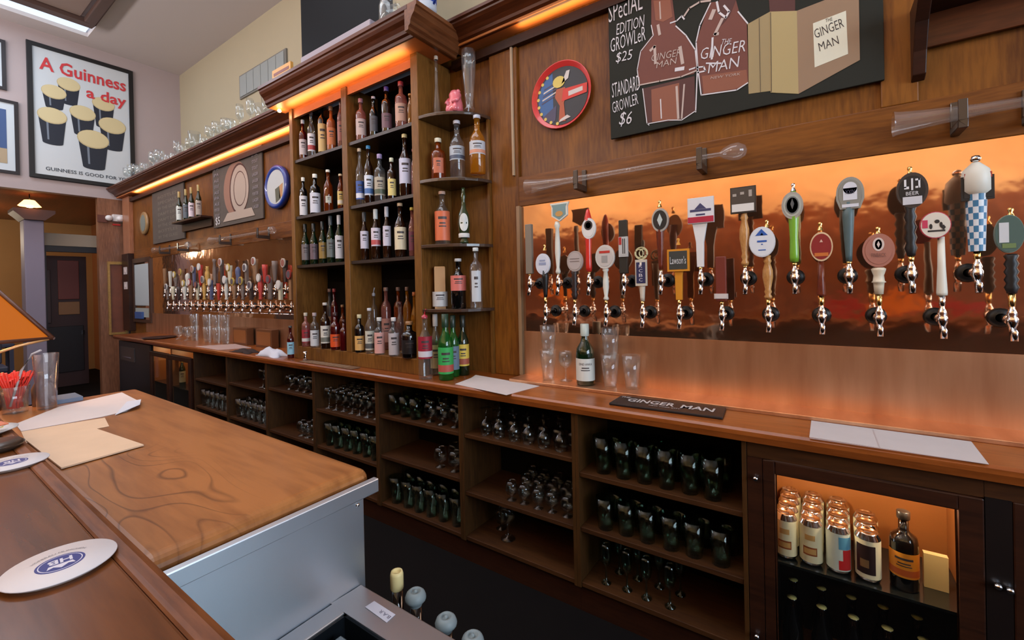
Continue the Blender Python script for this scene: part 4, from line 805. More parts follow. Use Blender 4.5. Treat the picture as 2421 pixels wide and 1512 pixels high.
# taps beyond the frame's edge are left out; far tap wall
fc = [((214, 210, 200), 'white'), ((60, 46, 44), 'black'), ((150, 112, 80), 'tan'), ((190, 60, 50), 'red'), ((206, 160, 84), 'yellow'), ((90, 96, 130), 'blue grey'), ((120, 104, 96), 'grey brown'), ((214, 206, 180), 'cream')]
seq = [2, 0, 6, 2, 0, 5, 3, 4, 6, 1, 7, 5, 6, 2, 3, 6, 1]; seq2 = [6, 7, 1, 0, 2, 7, 4, 5, 3, 0, 2, 6, 1, 3, 6, 7, 2]
order = ['first', 'second', 'third', 'fourth', 'fifth', 'sixth', 'seventh', 'eighth', 'ninth', 'tenth', 'eleventh', 'twelfth', 'thirteenth', 'fourteenth', 'fifteenth', 'sixteenth', 'seventeenth']
fr = random.Random(11)
for rw, (zz, sq) in enumerate(((0.012, seq), (-0.135, seq2))):
    for k in range(17):
        x = -6.26+0.166*k+(0.083 if rw else 0); c, nm = fc[sq[k]]
        if x > -3.36: continue
        sh = fr.choice(['taper', 'turned', 'baluster', 'paddle', 'block', 'club'])
        hz = zz+0.06; ht = zz+fr.uniform(0.2, 0.29) + (0.08 if k in (8, 9) and rw == 0 else 0)
        t = thing('beer_tap', '%s tap handle in the far bank, %s from its far end, %s row' % (nm, order[k], ('upper', 'lower')[rw]), 'beer tap', (x, 1.93, zz))
        faucet_parts(t, zz); m = paint(*c)
        if sh in HP: MB().lathe([(r*1.3, hz-zz+q*(ht-hz)) for r, q in HP[sh]], 10).build('handle', m, t)
        elif sh == 'paddle': MB().prism([(-0.012, 0.06), (0.012, 0.06), (0.036, ht-zz), (-0.036, ht-zz)], 'y', -0.007, 0.007).build('handle', m, t)
        else: MB().box(-0.018, 0.018, -0.01, 0.01, 0.06, ht-zz).build('handle', m, t)
        if fr.random() < 0.65:
            c2 = fr.choice([(214, 210, 206), (190, 180, 170), (60, 50, 60), (160, 60, 60), (200, 170, 80)]); cz = ht-zz-0.02
            MB().prism(arc(0, cz, 0.034, 0.038, 14), 'y', -0.022, -0.012).prism(arc(0, cz, 0.026, 0.029, 14), 'y', -0.0232, -0.022, 1).build('badge', [paint(*c2), paint(*fr.choice([(220, 216, 212), (90, 80, 90), (150, 90, 80)]))], t)
tag(MB().tube([(-6.35, 1.945, -0.196), (-3.3, 1.945, -0.196)], 0.004, 6).build('tap_rail', CHROME), 'thin chrome rail running under the far bank of taps', 'rail')

# ================================================================ YARD GLASSES and brackets
def yard(x0, x1, z, label, blabel, brs, bulb=True, y=1.975):
    L = x1-x0
    prof = [(0.042, 0), (0.038, 0.01*L+0.002), (0.030, 0.07*L), (0.018, 0.2*L), (0.0125, 0.42*L), (0.011, 0.72*L)]
    if bulb: prof += [(0.010, L-0.13), (0.010, L-0.10), (0.022, L-0.085), (0.034, L-0.055), (0.034, L-0.03), (0.020, L-0.006), (0, L)]
    else: prof += [(0.010, L)]
    mb = MB().lathe([(r, h) for r, h in prof], 16, axis='x')
    o = mb.build('yard_glass', glassy('yard_glass', (0.90, 0.88, 0.86, 1), body=0.10, bodycol=(0.85, 0.75, 0.7, 1))); o.location = (x0, y, z); tag(o, label, 'glass')
    for bx, l in zip(brs, blabel):
        t = thing('glass_bracket', l, 'bracket', (bx, 2.033, z))
        MB().box(-0.011, 0.011, -0.108, -0.001, -0.06, -0.034).box(-0.011, 0.011, -0.012, -0.001, -0.034, 0.05).box(-0.011, 0.011, -0.108, -0.098, -0.034, 0.03).build('arm', mat('bracket_wood', srgb(60, 44, 34), 0.4, coat=0.3), t, bevel=0.002)
        MB().box(-0.012, -0.0115, -0.10, -0.006, -0.055, -0.038).build('felt', paint(90, 88, 84), t)
yard(-1.250, -0.215, 0.520, 'long horn-mouthed yard glass with a bulb end on wooden pegs', ['dark wooden peg under the flared end of the long yard glass', 'dark wooden peg beside the bulb of the long yard glass'], [-0.945, -0.385])
yard(0.225, 1.26, 0.520, 'second yard glass whose flared mouth lies past the chalkboard', ['dark wooden peg beside the flare of the second yard glass', 'dark wooden peg farther along the second yard glass'], [0.385, 0.545])
yard(-6.7, -5.65, 0.53, 'yard glass above the far end of the far taps', ['peg at the flare of the yard glass over the far taps', 'peg at the bulb of the yard glass over the far taps'], [-6.4, -5.85])
yard(-5.1, -3.85, 0.53, 'yard glass under the barrel chalkboard', ['peg under the flare of the yard glass below the barrel board', 'peg at the bulb of the yard glass below the barrel board'], [-4.8, -4.05])

# ================================================================ CHALKBOARD with growlers
YBd = 2.022
cb = thing('growler_chalkboard', 'big chalkboard painted with growlers and a carton over the taps', 'chalkboard', (-0.3, YBd, 0.70))
bp_ = px_xz([(1451, 325), (2089, 188)], YBd)
x0b, x1b = -0.800, 0.210
MB().box(x0b, x1b, YBd, YBd+0.012, 0.694, 1.385).build('board', SLATE, cb, (0.3, -YBd, -0.70), bevel=0.002)
art = MB(); y1 = YBd-0.0005; y2 = YBd-0.0012; y3 = YBd-0.0019
Am = [CHALK, paint(112, 62, 50, 0.7), paint(140, 84, 62, 0.7), paint(160, 140, 100, 0.8), paint(176, 156, 108, 0.8), paint(150, 122, 96, 0.8), paint(222, 218, 196, 0.8), paint(48, 40, 44), paint(84, 46, 40, 0.7), paint(190, 170, 160, .8)]
P = lambda pts, y=YBd: px_xz(pts, y)
flatp(art, P([(1540, 0), (1590, 0), (1598, 62), (1622, 84), (1643, 118), (1648, 165), (1640, 175), (1512, 203), (1507, 165), (1514, 120), (1542, 84), (1540, 60)]), y1, 1)
flatp(art, P([(1518, 210), (1642, 180), (1644, 262), (1608, 284), (1530, 293)]), y1, 8)
flatp(art, P([(1540, 212), (1606, 196), (1606, 282), (1542, 288)]), y2, 2)
flatp(art, P([(1545, 2), (1585, 0), (1590, 40), (1568, 52), (1550, 48)]), y2, 2)
flatp(art, P([(1678, 6), (1740, 0), (1748, 30), (1768, 60), (1770, 196), (1740, 214), (1662, 226), (1650, 160), (1646, 100)]), y1, 1)
flatp(art, P([(1660, 180), (1765, 165), (1768, 196), (1740, 210), (1664, 222)]), y2, 2)
flatp(art, P([(1700, 0), (1740, 0), (1724, 40), (1706, 60)]), y2, 8)
flatp(art, P([(1766, 58), (1820, 28), (1822, 215), (1770, 222)]), y1, 3)
flatp(art, P([(1818, 0), (1880, 0), (1880, 26), (1820, 28)]), y1, 8)
flatp(art, P([(1820, 28), (1884, 26), (1888, 222), (1822, 219)]), y2, 4)
flatp(art, P([(1884, 26), (2030, -30), (2033, 142), (1888, 222)]), y2, 5)
flatp(art, P([(1922, 56), (2000, 26), (2005, 128), (1926, 160)]), y3, 6)
def st(pts, wd, mi=0, y=y3): ribbon(art, P(pts), wd, y-0.0006, mi)
st([(1540, 60), (1545, 84), (1515, 122), (1507, 165), (1512, 205)], 0.004); st([(1598, 62), (1622, 84), (1644, 118), (1649, 165), (1645, 265)], 0.005)
st([(1509, 202), (1560, 192), (1610, 182), (1650, 166)], 0.006, 9); st([(1520, 210), (1530, 292), (1535, 296)], 0.004); st([(1530, 293), (1580, 284), (1612, 284), (1645, 262)], 0.004)
st([(1598, 165), (1616, 162)], 0.016); st([(1556, 60), (1560, 82)], 0.012, 9); st([(1585, 55), (1600, 50), (1612, 38), (1618, 46)], 0.006)
st([(1560, 5), (1562, 45)], 0.006, 9); st([(1600, 205), (1604, 280)], 0.010, 9); st([(1618, 200), (1612, 280)], 0.007, 9); st([(1562, 235), (1564, 280)], 0.005); st([(1538, 120), (1548, 110), (1550, 150)], 0.012, 9); st([(1608, 112), (1614, 150)], 0.014, 9)
st([(1618, 38), (1630, 20), (1655, 5), (1680, 2)], 0.008, 9); st([(1680, 8), (1655, 60), (1646, 100), (1650, 160), (1658, 225), (1742, 213), (1768, 196)], 0.005); st([(1745, 28), (1768, 56)], 0.005)
st([(1695, 5), (1700, 30), (1716, 42), (1724, 28), (1712, 14)], 0.008); st([(1708, 45), (1690, 82), (1698, 80)], 0.012, 9); st([(1680, 45), (1688, 25)], 0.016, 9); st([(1685, 90), (1683, 140)], 0.008)
st([(1630, 165), (1645, 160), (1664, 158), (1668, 168), (1650, 172)], 0.006); st([(1670, 150), (1705, 150)], 0.006)
st([(1822, 30), (1824, 218)], 0.002, 7); st([(1795, 44), (1798, 220)], 0.0015, 7)
def tp(s_, a, b, hpx, mi=0, sh=0.1, yy=y3-0.0012, bold=-0.006):
    A, B = W(a[0], a[1], 1, YBd), W(b[0], b[1], 1, YBd); U = (B-A); L_ = U.length; U.normalize(); Vv = Vector((-U.z, 0, U.x))
    hh = hpx*A.dot(_f)/F; c = (A+B)/2+Vv*hh/2; text(art, s_, (c.x, yy, c.z), U, Vv, L_, hh, mi, shear=sh, bold=bold)
tp('SPecIAL', (1440, 55), (1520, 22), 44); tp('EDITION', (1458, 84), (1524, 62), 26); tp('GROWLeR', (1445, 125), (1527, 95), 32); tp('$25', (1456, 152), (1494, 144), 26)
tp('STANDARD', (1448, 232), (1514, 212), 34); tp('GROWLER', (1450, 268), (1510, 246), 26); tp('$6', (1463, 300), (1492, 298), 34)
tp('THE', (1705, 106), (1728, 104), 12); tp('GINGER', (1656, 142), (1762, 122), 26); tp('MAN', (1674, 174), (1748, 158), 24); tp('NEW YORK', (1680, 188), (1750, 178), 6, 9)
tp('GINGER', (1540, 146), (1610, 132), 16, 9); tp('MAN', (1552, 162), (1600, 150), 14, 9)
tp('THE', (1952, 54), (1968, 49), 8, 7, 0); tp('GINGER', (1928, 92), (1996, 64), 22, 7, 0); tp('MAN', (1938, 122), (1984, 104), 20, 7, 0)
art.build('chalk_painting', Am, cb, (0.3, -YBd, -0.70), fixn=False)
# round beer tray
tc_ = W(1325, 224, 1, 2.03); t = thing('round_beer_tray', 'round red-rimmed metal tray with a colourful printed figure', 'tray', (tc_.x, 2.047, tc_.z))
MB().lathe([(0, 0), (0.150, 0), (0.168, -0.022), (0.172, -0.022), (0.172, -0.018), (0.153, 0.003), (0, 0.003)], 40, axis='y').build('tray', [mat('red_rim', srgb(206, 52, 50), 0.3, coat=0.4)], t)
ta = MB(); Tm = [paint(30, 34, 44), paint(40, 92, 150), paint(190, 60, 36), paint(206, 44, 30), paint(214, 190, 90), paint(206, 196, 190), paint(64, 60, 90), paint(176, 80, 44)]
ta.prism(arc(0, 0, 0.149, 0.149, 36), 'y', -0.002, -0.001, 0)
def tq(pts, mi, k): ta.prism(pts, 'y', -0.002-0.0007*k, -0.0013-0.0007*k, mi)
tq(arc(0, 0, 0.140, 0.140, 16, pi*0.62, pi*1.38), 1, 1)
for k in range(5): tq([(-0.12+k*0.004, -0.02+k*0.018), (-0.02, 0.012+k*0.016), (-0.02, 0.018+k*0.016), (-0.12+k*0.004, -0.012+k*0.018)], 5 if k % 2 else 6, 2)
tq([(-0.12, -0.09), (-0.03, -0.04), (-0.04, -0.12), (-0.07, -0.13)], 6, 2)
tq([(-0.02, -0.13), (0.02, -0.135), (0.012, -0.04), (0.03, 0.0), (0.02, 0.04), (-0.03, 0.04), (-0.04, 0.0), (-0.012, -0.05)], 7, 3)
tq([(0.0, -0.03), (0.142, -0.018), (0.145, 0.03), (0.01, 0.032)], 3, 4); tq([(0.04, -0.012), (0.12, -0.004), (0.12, 0.018), (0.04, 0.012)], 5, 5)
tq(arc(-0.015, 0.075, 0.036, 0.03, 14), 4, 4); tq([(0.0, 0.06), (0.04, 0.08), (0.05, 0.12), (0.03, 0.12)], 5, 4)
for k in range(9):
    a = pi*0.7+k*0.115*pi*0.8; tq(arc(0.141*cos(a), 0.141*sin(a), 0.009, 0.009, 8), 4, 3)
tq([(-0.02, -0.135), (0.05, -0.12), (0.03, -0.105), (-0.01, -0.12)], 5, 4)
ta.build('printed_face', Tm, t)
# upper display shelf at the edge of frame
t = thing('display_shelf', 'small dark oak wall shelf high beside the chalkboard', 'shelf', (0.28, 2.034, 0.78))
part('board', WOOD_DARK, t, 0.035, 1.1, -0.13, 0, 0.10, 0.12, bevel=0.002); part('lip', WOOD_CROWN, t, 0.035, 1.1, -0.012, 0, -0.01, 0.10, bevel=0.002)
MB().prism([(0, 0.13), (-0.14, 0.13), (-0.145, 0.10), (-0.09, 0.05), (-0.05, -0.03), (-0.03, -0.10), (0, -0.115)], 'x', 0.0, 0.035).build('bracket', WOOD_DARK, t, bevel=0.003)

# ================================================================ COUNTER-TOP THINGS
def sheet(name, pts, z, m, label, cat='paper', group=None, th=0.0012, lines=None):
    cx_ = sum(p[0] for p in pts)/len(pts); cy_ = sum(p[1] for p in pts)/len(pts)
    o = MB().prism([(a-cx_, b-cy_) for a, b in pts], 'z', 0, th).build(name, m); o.location = (cx_, cy_, z+0.0004); return tag(o, label, cat, group)
sheet('menu_sheet', [(-1.545, 1.70), (-1.18, 1.645), (-1.140, 1.875), (-1.60, 1.935), (-1.57, 1.86)], ZB, PAPER, 'white paper menu on the counter before the corner shelves')
mm_ = sheet('menu_sheet', [(-0.024, 1.685), (0.372, 1.676), (0.381, 1.880), (-0.020, 1.884)], ZB, PAPER, 'long white paper sheet on the counter above the lit cooler')
MB().box(-0.2, 0.19, -0.11, -0.105, 0.0013, 0.0016).build('print_line', paint(190, 176, 176), mm_); MB().box(-0.03, -0.027, -0.10, 0.09, 0.0013, 0.0016).build('fold', paint(196, 184, 184), mm_)
sheet('menu_sheet', [(-4.765, 1.69), (-4.28, 1.685), (-4.15, 1.90), (-4.60, 1.96)], ZB, paint(190, 160, 150, 0.8), 'pinkish paper menu on the far counter below the taps', th=0.004)
mt = thing('bar_mat', 'black rubber bar mat lettered THE GINGER MAN on the counter', 'bar mat', (-0.50, 1.80, ZB+0.0005))
MB().prism([(-0.213, -0.078), (0.215, -0.062), (0.205, 0.082), (-0.213, 0.062)], 'z', 0, 0.010).build('mat', mat('bar_mat_rubber', srgb(26, 20, 22), 0.5), mt, bevel=0.003)
tx = MB(); text(tx, 'THE', (-0.182, 0.038, 0.0112), (1, 0.02, 0), UY, 0.04, 0.02); text(tx, 'GINGER', (-0.065, 0.008, 0.0112), (1, 0.03, 0), UY, 0.19, 0.05, bold=0.02); text(tx, 'MAN', (0.115, 0.010, 0.0112), (1, 0.03, 0), UY, 0.12, 0.05, bold=0.02); text(tx, 'NEW YORK CITY', (0.0, -0.035, 0.0112), (1, 0.03, 0), UY, 0.12, 0.012)
tx.build('lettering', paint(210, 206, 204), mt, fixn=False)
dt = thing('drip_tray', 'narrow brown service mat on the counter before the tall cabinet', 'tray', (-2.70, 1.725, ZB+0.0005))
MB().box(-0.30, 0.30, -0.035, 0.03, 0, 0.006).build('mat', paint(120, 92, 70), dt, bevel=0.002)
for k in range(9): MB().box(-0.2+0.05*k, -0.185+0.05*k, -0.025, 0.02, 0.006, 0.0075).build('rib', paint(160, 134, 106), dt)
jg = MB().lathe([(0, 0), (0.018, 0), (0.007, 0.03), (0.007, 0.034), (0.015, 0.062), (0.013, 0.062), (0.004, 0.04), (0, 0.04)], 14).build('jigger', CHROME); jg.location = (-2.99, 1.73, ZB+0.0075); tag(jg, 'small chrome jigger at the end of the service mat', 'jigger')
# cloths
def cloth(name, cx_, cy_, sx, sy, hh, m, label, z=ZB, seed=1):
    r_ = random.Random(seed); n = 12; v = []; f = []; ph = [r_.uniform(0, 6) for _ in range(4)]
    for j in range(n+1):
        for i in range(n+1):
            u, w_ = i/n*2-1, j/n*2-1; e = max(0, 1-(u*u+w_*w_))**0.5; rr = 1-0.16*sin(5*atan2(w_, u)+ph[0])
            v.append((u*sx*rr, w_*sy*rr, 0.001+hh*e*(0.65+0.35*sin(6*u+ph[1])*cos(5*w_+ph[2]))))
    for j in range(n):
        for i in range(n): f.append((j*(n+1)+i, j*(n+1)+i+1, (j+1)*(n+1)+i+1, (j+1)*(n+1)+i))
    o = MB().add(v, f, 0, True).build(name, m); o.location = (cx_, cy_, z+0.0005)
    so = o.modifiers.new('thick', 'SOLIDIFY'); so.thickness = 0.002; return tag(o, label, 'cloth')
cloth('bar_cloth', -3.52, 1.76, 0.16, 0.065, 0.07, paint(206, 208, 220, 0.85), 'crumpled white bar cloth on the counter near the tall cabinet', seed=4)
cloth('bar_cloth', -3.93, 1.76, 0.16, 0.06, 0.03, paint(40, 22, 18, 0.85), 'crumpled dark brown cloth beside the white one', seed=9)
# stacked glasses before the copper
for px_, nm in ((1297, 'near the copper frame'), (1443, 'beyond the wine bottle')):
    p = W(px_, 915, 1, 1.965); grp = 'glasses stacked before the copper'
    put_glass('pint', GLASS, (p.x, 1.965, -0.4875), 'lower pint glass of the stack '+nm, grp, 1.0)
    put_glass('pint', GLASS, (p.x+0.004, 1.965, -0.4875+0.125), 'upper pint glass of the stack '+nm, grp, 1.0)
    put_glass('wine' if px_ < 1400 else 'pint', GLASS, (p.x+0.095 if px_ > 1400 else p.x+0.088, 1.99, -0.4875), 'spare glass beside the stack '+nm, grp, 1.0)
# far counter glassware stacks
for i, px_ in enumerate((468, 496, 515, 533)):
    p = W(px_, 800, 1, 1.93)
    for k in range(2): put_glass('pint', GLASS, (p.x, 1.90+0.01*i, ZB+0.0005+0.125*k), '%s pint glass of the %s stack under the far taps, counted from the far end' % (('lower', 'upper')[k], ORD[i]), 'pint stacks under the far taps')
for px_ in (428, 448):
    p = W(px_, 800, 1, 1.9); put_glass('snifter', GLASS, (p.x, 1.88, ZB+0.0005), 'round snifter on the far counter, %s from the pint stacks' % ('second' if px_ == 428 else 'first'), 'snifters on the far counter', 1.3)
for x, l in ((-4.5, 'square dark wooden menu box against the far copper'), (-4.05, 'second wooden menu box against the far copper')):
    t = MB().box(-0.14, 0.14, -0.03, 0.03, 0, 0.16).box(-0.12, 0.12, -0.032, -0.03, 0.02, 0.14, 1).build('menu_box', [paint(104, 62, 34), paint(140, 84, 40)]); t.location = (x, 1.99, ZB+0.0005); tag(t, l, 'box')
# flat dark dish and small yellow thing near the far counter end
o = MB().lathe([(0, 0), (0.14, 0), (0.16, 0.012), (0.155, 0.014), (0.13, 0.004), (0, 0.004)], 24).build('dish', paint(50, 26, 20)); o.location = (-6.1, 1.82, ZB+0.0005); tag(o, 'shallow dark dish on the far counter end', 'dish')

# ================================================================ CORNICE GLASSES, TV, vent
gr = random.Random(5); NUM = 'one two three four five six seven eight nine ten eleven twelve thirteen fourteen fifteen sixteen seventeen eighteen nineteen twenty twenty-one twenty-two twenty-three twenty-four twenty-five twenty-six twenty-seven twenty-eight twenty-nine thirty'.split()
for k in range(26):
    x = -7.55+0.168*k; kind = gr.choice(['wine', 'snifter', 'pint', 'flute', 'wine'])
    put_glass(kind, GLASS, (x+gr.uniform(-0.02, 0.02), 1.93+gr.uniform(0, 0.05), 1.4755), '%s standing number %s from the far end of the far cornice' % ({'wine': 'stemmed glass', 'snifter': 'snifter', 'pint': 'pint glass', 'flute': 'flute glass'}[kind], NUM[k]), 'glasses on the far cornice', gr.uniform(1.15, 1.5))
tv = thing('television', 'black flat television above the tall cabinet', 'television', (-2.85, 2.0, 1.80))
MB().box(-0.52, 0.52, -0.02, 0.03, -0.06, 0.66).build('case', paint(10, 10, 12, 0.5, spec=0.1), tv, bevel=0.004); MB().box(-0.50, 0.50, -0.022, -0.02, -0.02, 0.64).build('screen', mat('tv_screen', srgb(5, 5, 8), 0.5, spec=0.1), tv)
MB().box(-0.04, 0.04, 0.03, 0.10, -0.327, 0.4).box(-0.2, 0.2, -0.05, 0.14, -0.327, -0.317).build('stand', BLACK, tv)
sbar = MB().box(0.06, 0.78, -0.03, 0.03, 0, 0.07).build('soundbar', paint(150, 140, 150, 0.4), bevel=0.006); sbar.location = (-2.85, 1.66, 1.4735); tag(sbar, 'pale grey soundbar lying on the cabinet crown under the television', 'soundbar')
for px_, l, m in ((918, 'clear glass jug on the cabinet crown beside the television', GLASS), (1008, 'blue and white steins on the cabinet crown corner', paint(40, 70, 170)), ):
    p = W(px_, 12, 1, 1.72)
    t = thing('jug' if m is GLASS else 'beer_stein', l, 'jug', (p.x, 1.72, 1.4735))
    MB().lathe([(0, 0), (0.05, 0), (0.055, 0.02), (0.055, 0.15), (0.045, 0.2), (0.042, 0.2), (0.05, 0.15), (0.05, 0.01), (0, 0.01)], 18).build('body', m if m is GLASS else paint(190, 200, 214), t)
    if m is not GLASS:
        MB().lathe([(0.0557, 0.05), (0.0557, 0.13)], 18).build('band', m, t)
    MB().tube([(0.05, 0, 0.15), (0.09, 0, 0.14), (0.095, 0, 0.08), (0.052, 0, 0.04)], 0.007, 8).build('handle', m, t)
t = MB().box(-0.12, 0.12, -0.01, 0.01, 0, 0.075).box(-0.10, 0.10, -0.011, -0.01, 0.03, 0.05, 1).box(-0.03, 0.03, -0.03, 0.03, -0.001, 0.004).build('small_sign', [paint(206, 150, 70), paint(120, 50, 30)]); sp = W(668, 168, 1, 1.63); t.location = (sp.x, 1.63, 1.4755); tag(t, 'small orange lettered sign on the cabinet crown', 'sign')
vt = thing('air_vent', 'grey louvred air vent high on the cream wall', 'vent', (-5.54, 2.75, 2.49))
MB().box(-0.57, 0.57, -0.02, 0, 0, 0.30).build('frame', paint(120, 118, 112), vt)
for k in range(6):
    MB().box(-0.54+0.18*k, -0.37+0.18*k, -0.028, -0.02, 0.02, 0.28).build('slat', paint(150, 156, 154), vt)

# ================================================================ FAR WALL OF THE BACK BAR
lb_ = thing('barrel_chalkboard', 'chalkboard with a painted barrel beside the blue clock', 'chalkboard', (-4.65, 2.03, 0.67))
MB().box(-0.53, 0.50, 0, 0.012, 0, 0.67).build('board', mat('worn_slate', srgb(88, 78, 70), 0.8, noise=0.3, nscale=6), lb_)
a = MB(); BM = [CHALK, paint(150, 110, 92, .8), paint(176, 158, 144, .8), paint(80, 44, 36, .8), paint(150, 140, 146, .8)]
a.prism(arc(-0.02, 0.34, 0.26, 0.27, 28), 'y', -0.001, 0, 1).prism(arc(0.05, 0.33, 0.20, 0.25, 28), 'y', -0.0018, -0.001, 3).prism(arc(0.06, 0.33, 0.185, 0.23, 28), 'y', -0.0026, -0.0018, 2).prism(arc(0.07, 0.33, 0.13, 0.17, 24), 'y', -0.0034, -0.0026, 3).prism(arc(0.075, 0.33, 0.12, 0.16, 24), 'y', -0.0042, -0.0034, 2)
a.prism([(-0.3, 0.04), (0.36, 0.04), (0.30, 0.12), (-0.2, 0.12)], 'y', -0.005, -0.0042, 2)
r_ = random.Random(2)
for k in range(9):
    for x0_ in (-0.5, 0.31):
        text(a, r_.choice(['IPA', 'ALE', 'STOUT', 'PORTER', 'LAGER']), (x0_+0.07, -0.0052, 0.6-0.06*k), UX, UZ, 0.11, 0.03, 4)
text(a, '$5', (-0.42, -0.0052, 0.06), UX, UZ, 0.1, 0.09, 0); a.build('chalk_painting', BM, lb_)
lb2 = thing('menu_chalkboard', 'faded chalkboard menu past the small bottle shelf', 'chalkboard', (-6.45, 2.03, 0.63))
MB().box(-0.5, 0.5, 0, 0.012, 0, 0.64).build('board', MATS['worn_slate'], lb2)
for k in range(8):
    a = MB(); text(a, r_.choice(['DRAFT LIST', 'CASK ALES', 'BY THE GLASS', 'BOTTLES', 'SPECIALS']), (0, -0.001, 0.56-0.07*k), UX, UZ, 0.6, 0.035)
    a.build('chalk_line', [paint(120, 110, 98, .8)], lb2)
ss = thing('bottle_shelf', 'little dark wall shelf holding wine bottles', 'shelf', (-5.58, 2.03, 0.78))
part('board', WOOD_DARK, ss, -0.40, 0.38, -0.11, 0, 0.0, 0.02, bevel=0.002); part('lip', WOOD_DARK, ss, -0.40, 0.38, -0.012, 0, -0.08, 0.0)
for k, (px_, wc, l) in enumerate(((424, (214, 220, 214), 'dark wine bottle with a pale label at the far end of the little shelf'), (440, (90, 100, 110), 'dark bottle second on the little shelf'), (453, (222, 206, 214), 'wine bottle with a large pink white label on the little shelf'), (470, (170, 160, 150), 'silver capped bottle at the near end of the little shelf'))):
    bottle(px_, 415, 500, 15, 1.965, 0.8005, 'green', wc, (170, 150, 90), 'wine', l, '', abs_h=0.34, lab_rng=(0.06, 0.5), lw=1.1)
ck = thing('wall_clock', 'round blue-rimmed advertising disc beside the tall cabinet', 'clock', (-3.885, 2.045, 0.912))
MB().lathe([(0, 0), (0.19, 0), (0.19, -0.035), (0.165, -0.045), (0.15, -0.03), (0, -0.03)], 32, axis='y').build('rim', mat('blue_rim', srgb(30, 60, 150), 0.3, coat=0.4), ck)
MB().prism(arc(0, 0, 0.15, 0.15, 28), 'y', -0.032, -0.030, 0).prism([(0.0, -0.14), (0.08, -0.11), (0.06, 0.0), (-0.01, -0.02)], 'y', -0.033, -0.032, 1).prism([(0.06, -0.11), (0.11, -0.09), (0.12, 0.02), (0.06, 0.0)], 'y', -0.033, -0.032, 2).build('face', [paint(196, 200, 200), paint(90, 90, 70), paint(190, 140, 90)], ck)
ov = thing('wall_plate', 'small oval gilt plate at the far end of the panelling', 'plate', (-7.28, 2.047, 0.93))
MB().lathe([(0, 0), (0.15, 0), (0.15, -0.02), (0.13, -0.026), (0, -0.018)], 24, axis='y').build('plate', paint(150, 120, 80, 0.3), ov)
MB().prism(arc(0, 0, 0.09, 0.11, 20), 'y', -0.026, -0.02, 0).build('picture', paint(120, 130, 124), ov)
# framed pale panel and switches on the end of the far wall
fp = thing('towel_dispenser', 'tall pale panel in a dark wood frame at the far end of the bar', 'dispenser', (-7.4, 2.048, -0.38))
MB().box(-0.34, -0.29, -0.03, 0, 0, 0.86).box(0.29, 0.34, -0.03, 0, 0, 0.86).box(-0.29, 0.29, -0.03, 0, 0.80, 0.86).box(-0.29, 0.29, -0.03, 0, 0, 0.04).build('frame', paint(70, 44, 30), fp)
MB().box(-0.29, 0.26, -0.02, 0, 0.22, 0.78).build('panel', paint(186, 196, 200), fp, bevel=0.01); MB().box(-0.28, 0.22, -0.02, 0, 0.07, 0.19).build('lower_panel', paint(170, 176, 170), fp)
MB().box(-0.22, 0.05, -0.045, -0.02, 0.05, 0.14).build('blue_card', paint(60, 90, 150), fp)
for z, l in ((0.325, 'upper small white switch plate on the dark end post'), (0.12, 'lower small white switch plate on the dark end post')):
    o = MB().box(-0.06, 0.06, -0.008, 0, -0.05, 0.05).box(-0.015, 0.015, -0.014, -0.008, -0.02, 0.02, 0).build('switch_plate', paint(214, 200, 196)); o.location = (-7.86, 1.98, z); tag(o, l, 'switch')
# far coolers and ice machine under the far counter
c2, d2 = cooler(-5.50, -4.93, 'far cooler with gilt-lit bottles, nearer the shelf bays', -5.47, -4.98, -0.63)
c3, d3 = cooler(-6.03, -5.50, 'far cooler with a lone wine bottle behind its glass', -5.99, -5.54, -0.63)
point('far_cooler_lamp', (-5.2, 1.9, -0.62), 1.6, (1.0, 0.72, 0.36), 0.02); point('far_cooler_lamp', (-5.75, 1.9, -0.62), 2.2, (1.0, 0.72, 0.36), 0.02)
for px_, y_, l in ((380, 1.82, 'wine bottle alone in the farther far cooler'), (424, 1.85, 'gold topped bottle in the nearer far cooler'), (433, 1.80, 'dark bottle beside the gold topped one in the nearer far cooler')):
    x = W(px_, 900, 1, y_).x; bottle(px_, 850, 960, 16, y_, -0.958, 'green', (150, 140, 110), (214, 180, 90), 'wine', l, '', abs_h=0.30)
im = thing('glass_washer', 'dark equipment cabinet at the far end under the counter', 'cabinet', (-6.62, 1.86, ZF))
MB().box(-0.55, 0.55, -0.14, 0.17, 0, 0.85).build('body', mat('washer_dark', srgb(34, 28, 28), 0.3), im, bevel=0.01); MB().box(-0.45, 0.05, -0.15, -0.14, 0.62, 0.78).build('control_panel', paint(66, 54, 52), im); MB().box(-0.38, -0.05, -0.152, -0.15, 0.66, 0.67).build('handle', CHROME, im)

# ================================================================ END WALL
def yz(mb, pts, x, t=0.002, mi=0): return mb.prism(pts, 'x', x, x+t, mi)
po = thing('framed_poster', 'black framed poster of seven stout pints reading A Guinness a day', 'poster', (XE+0.001, 1.64, 1.53))
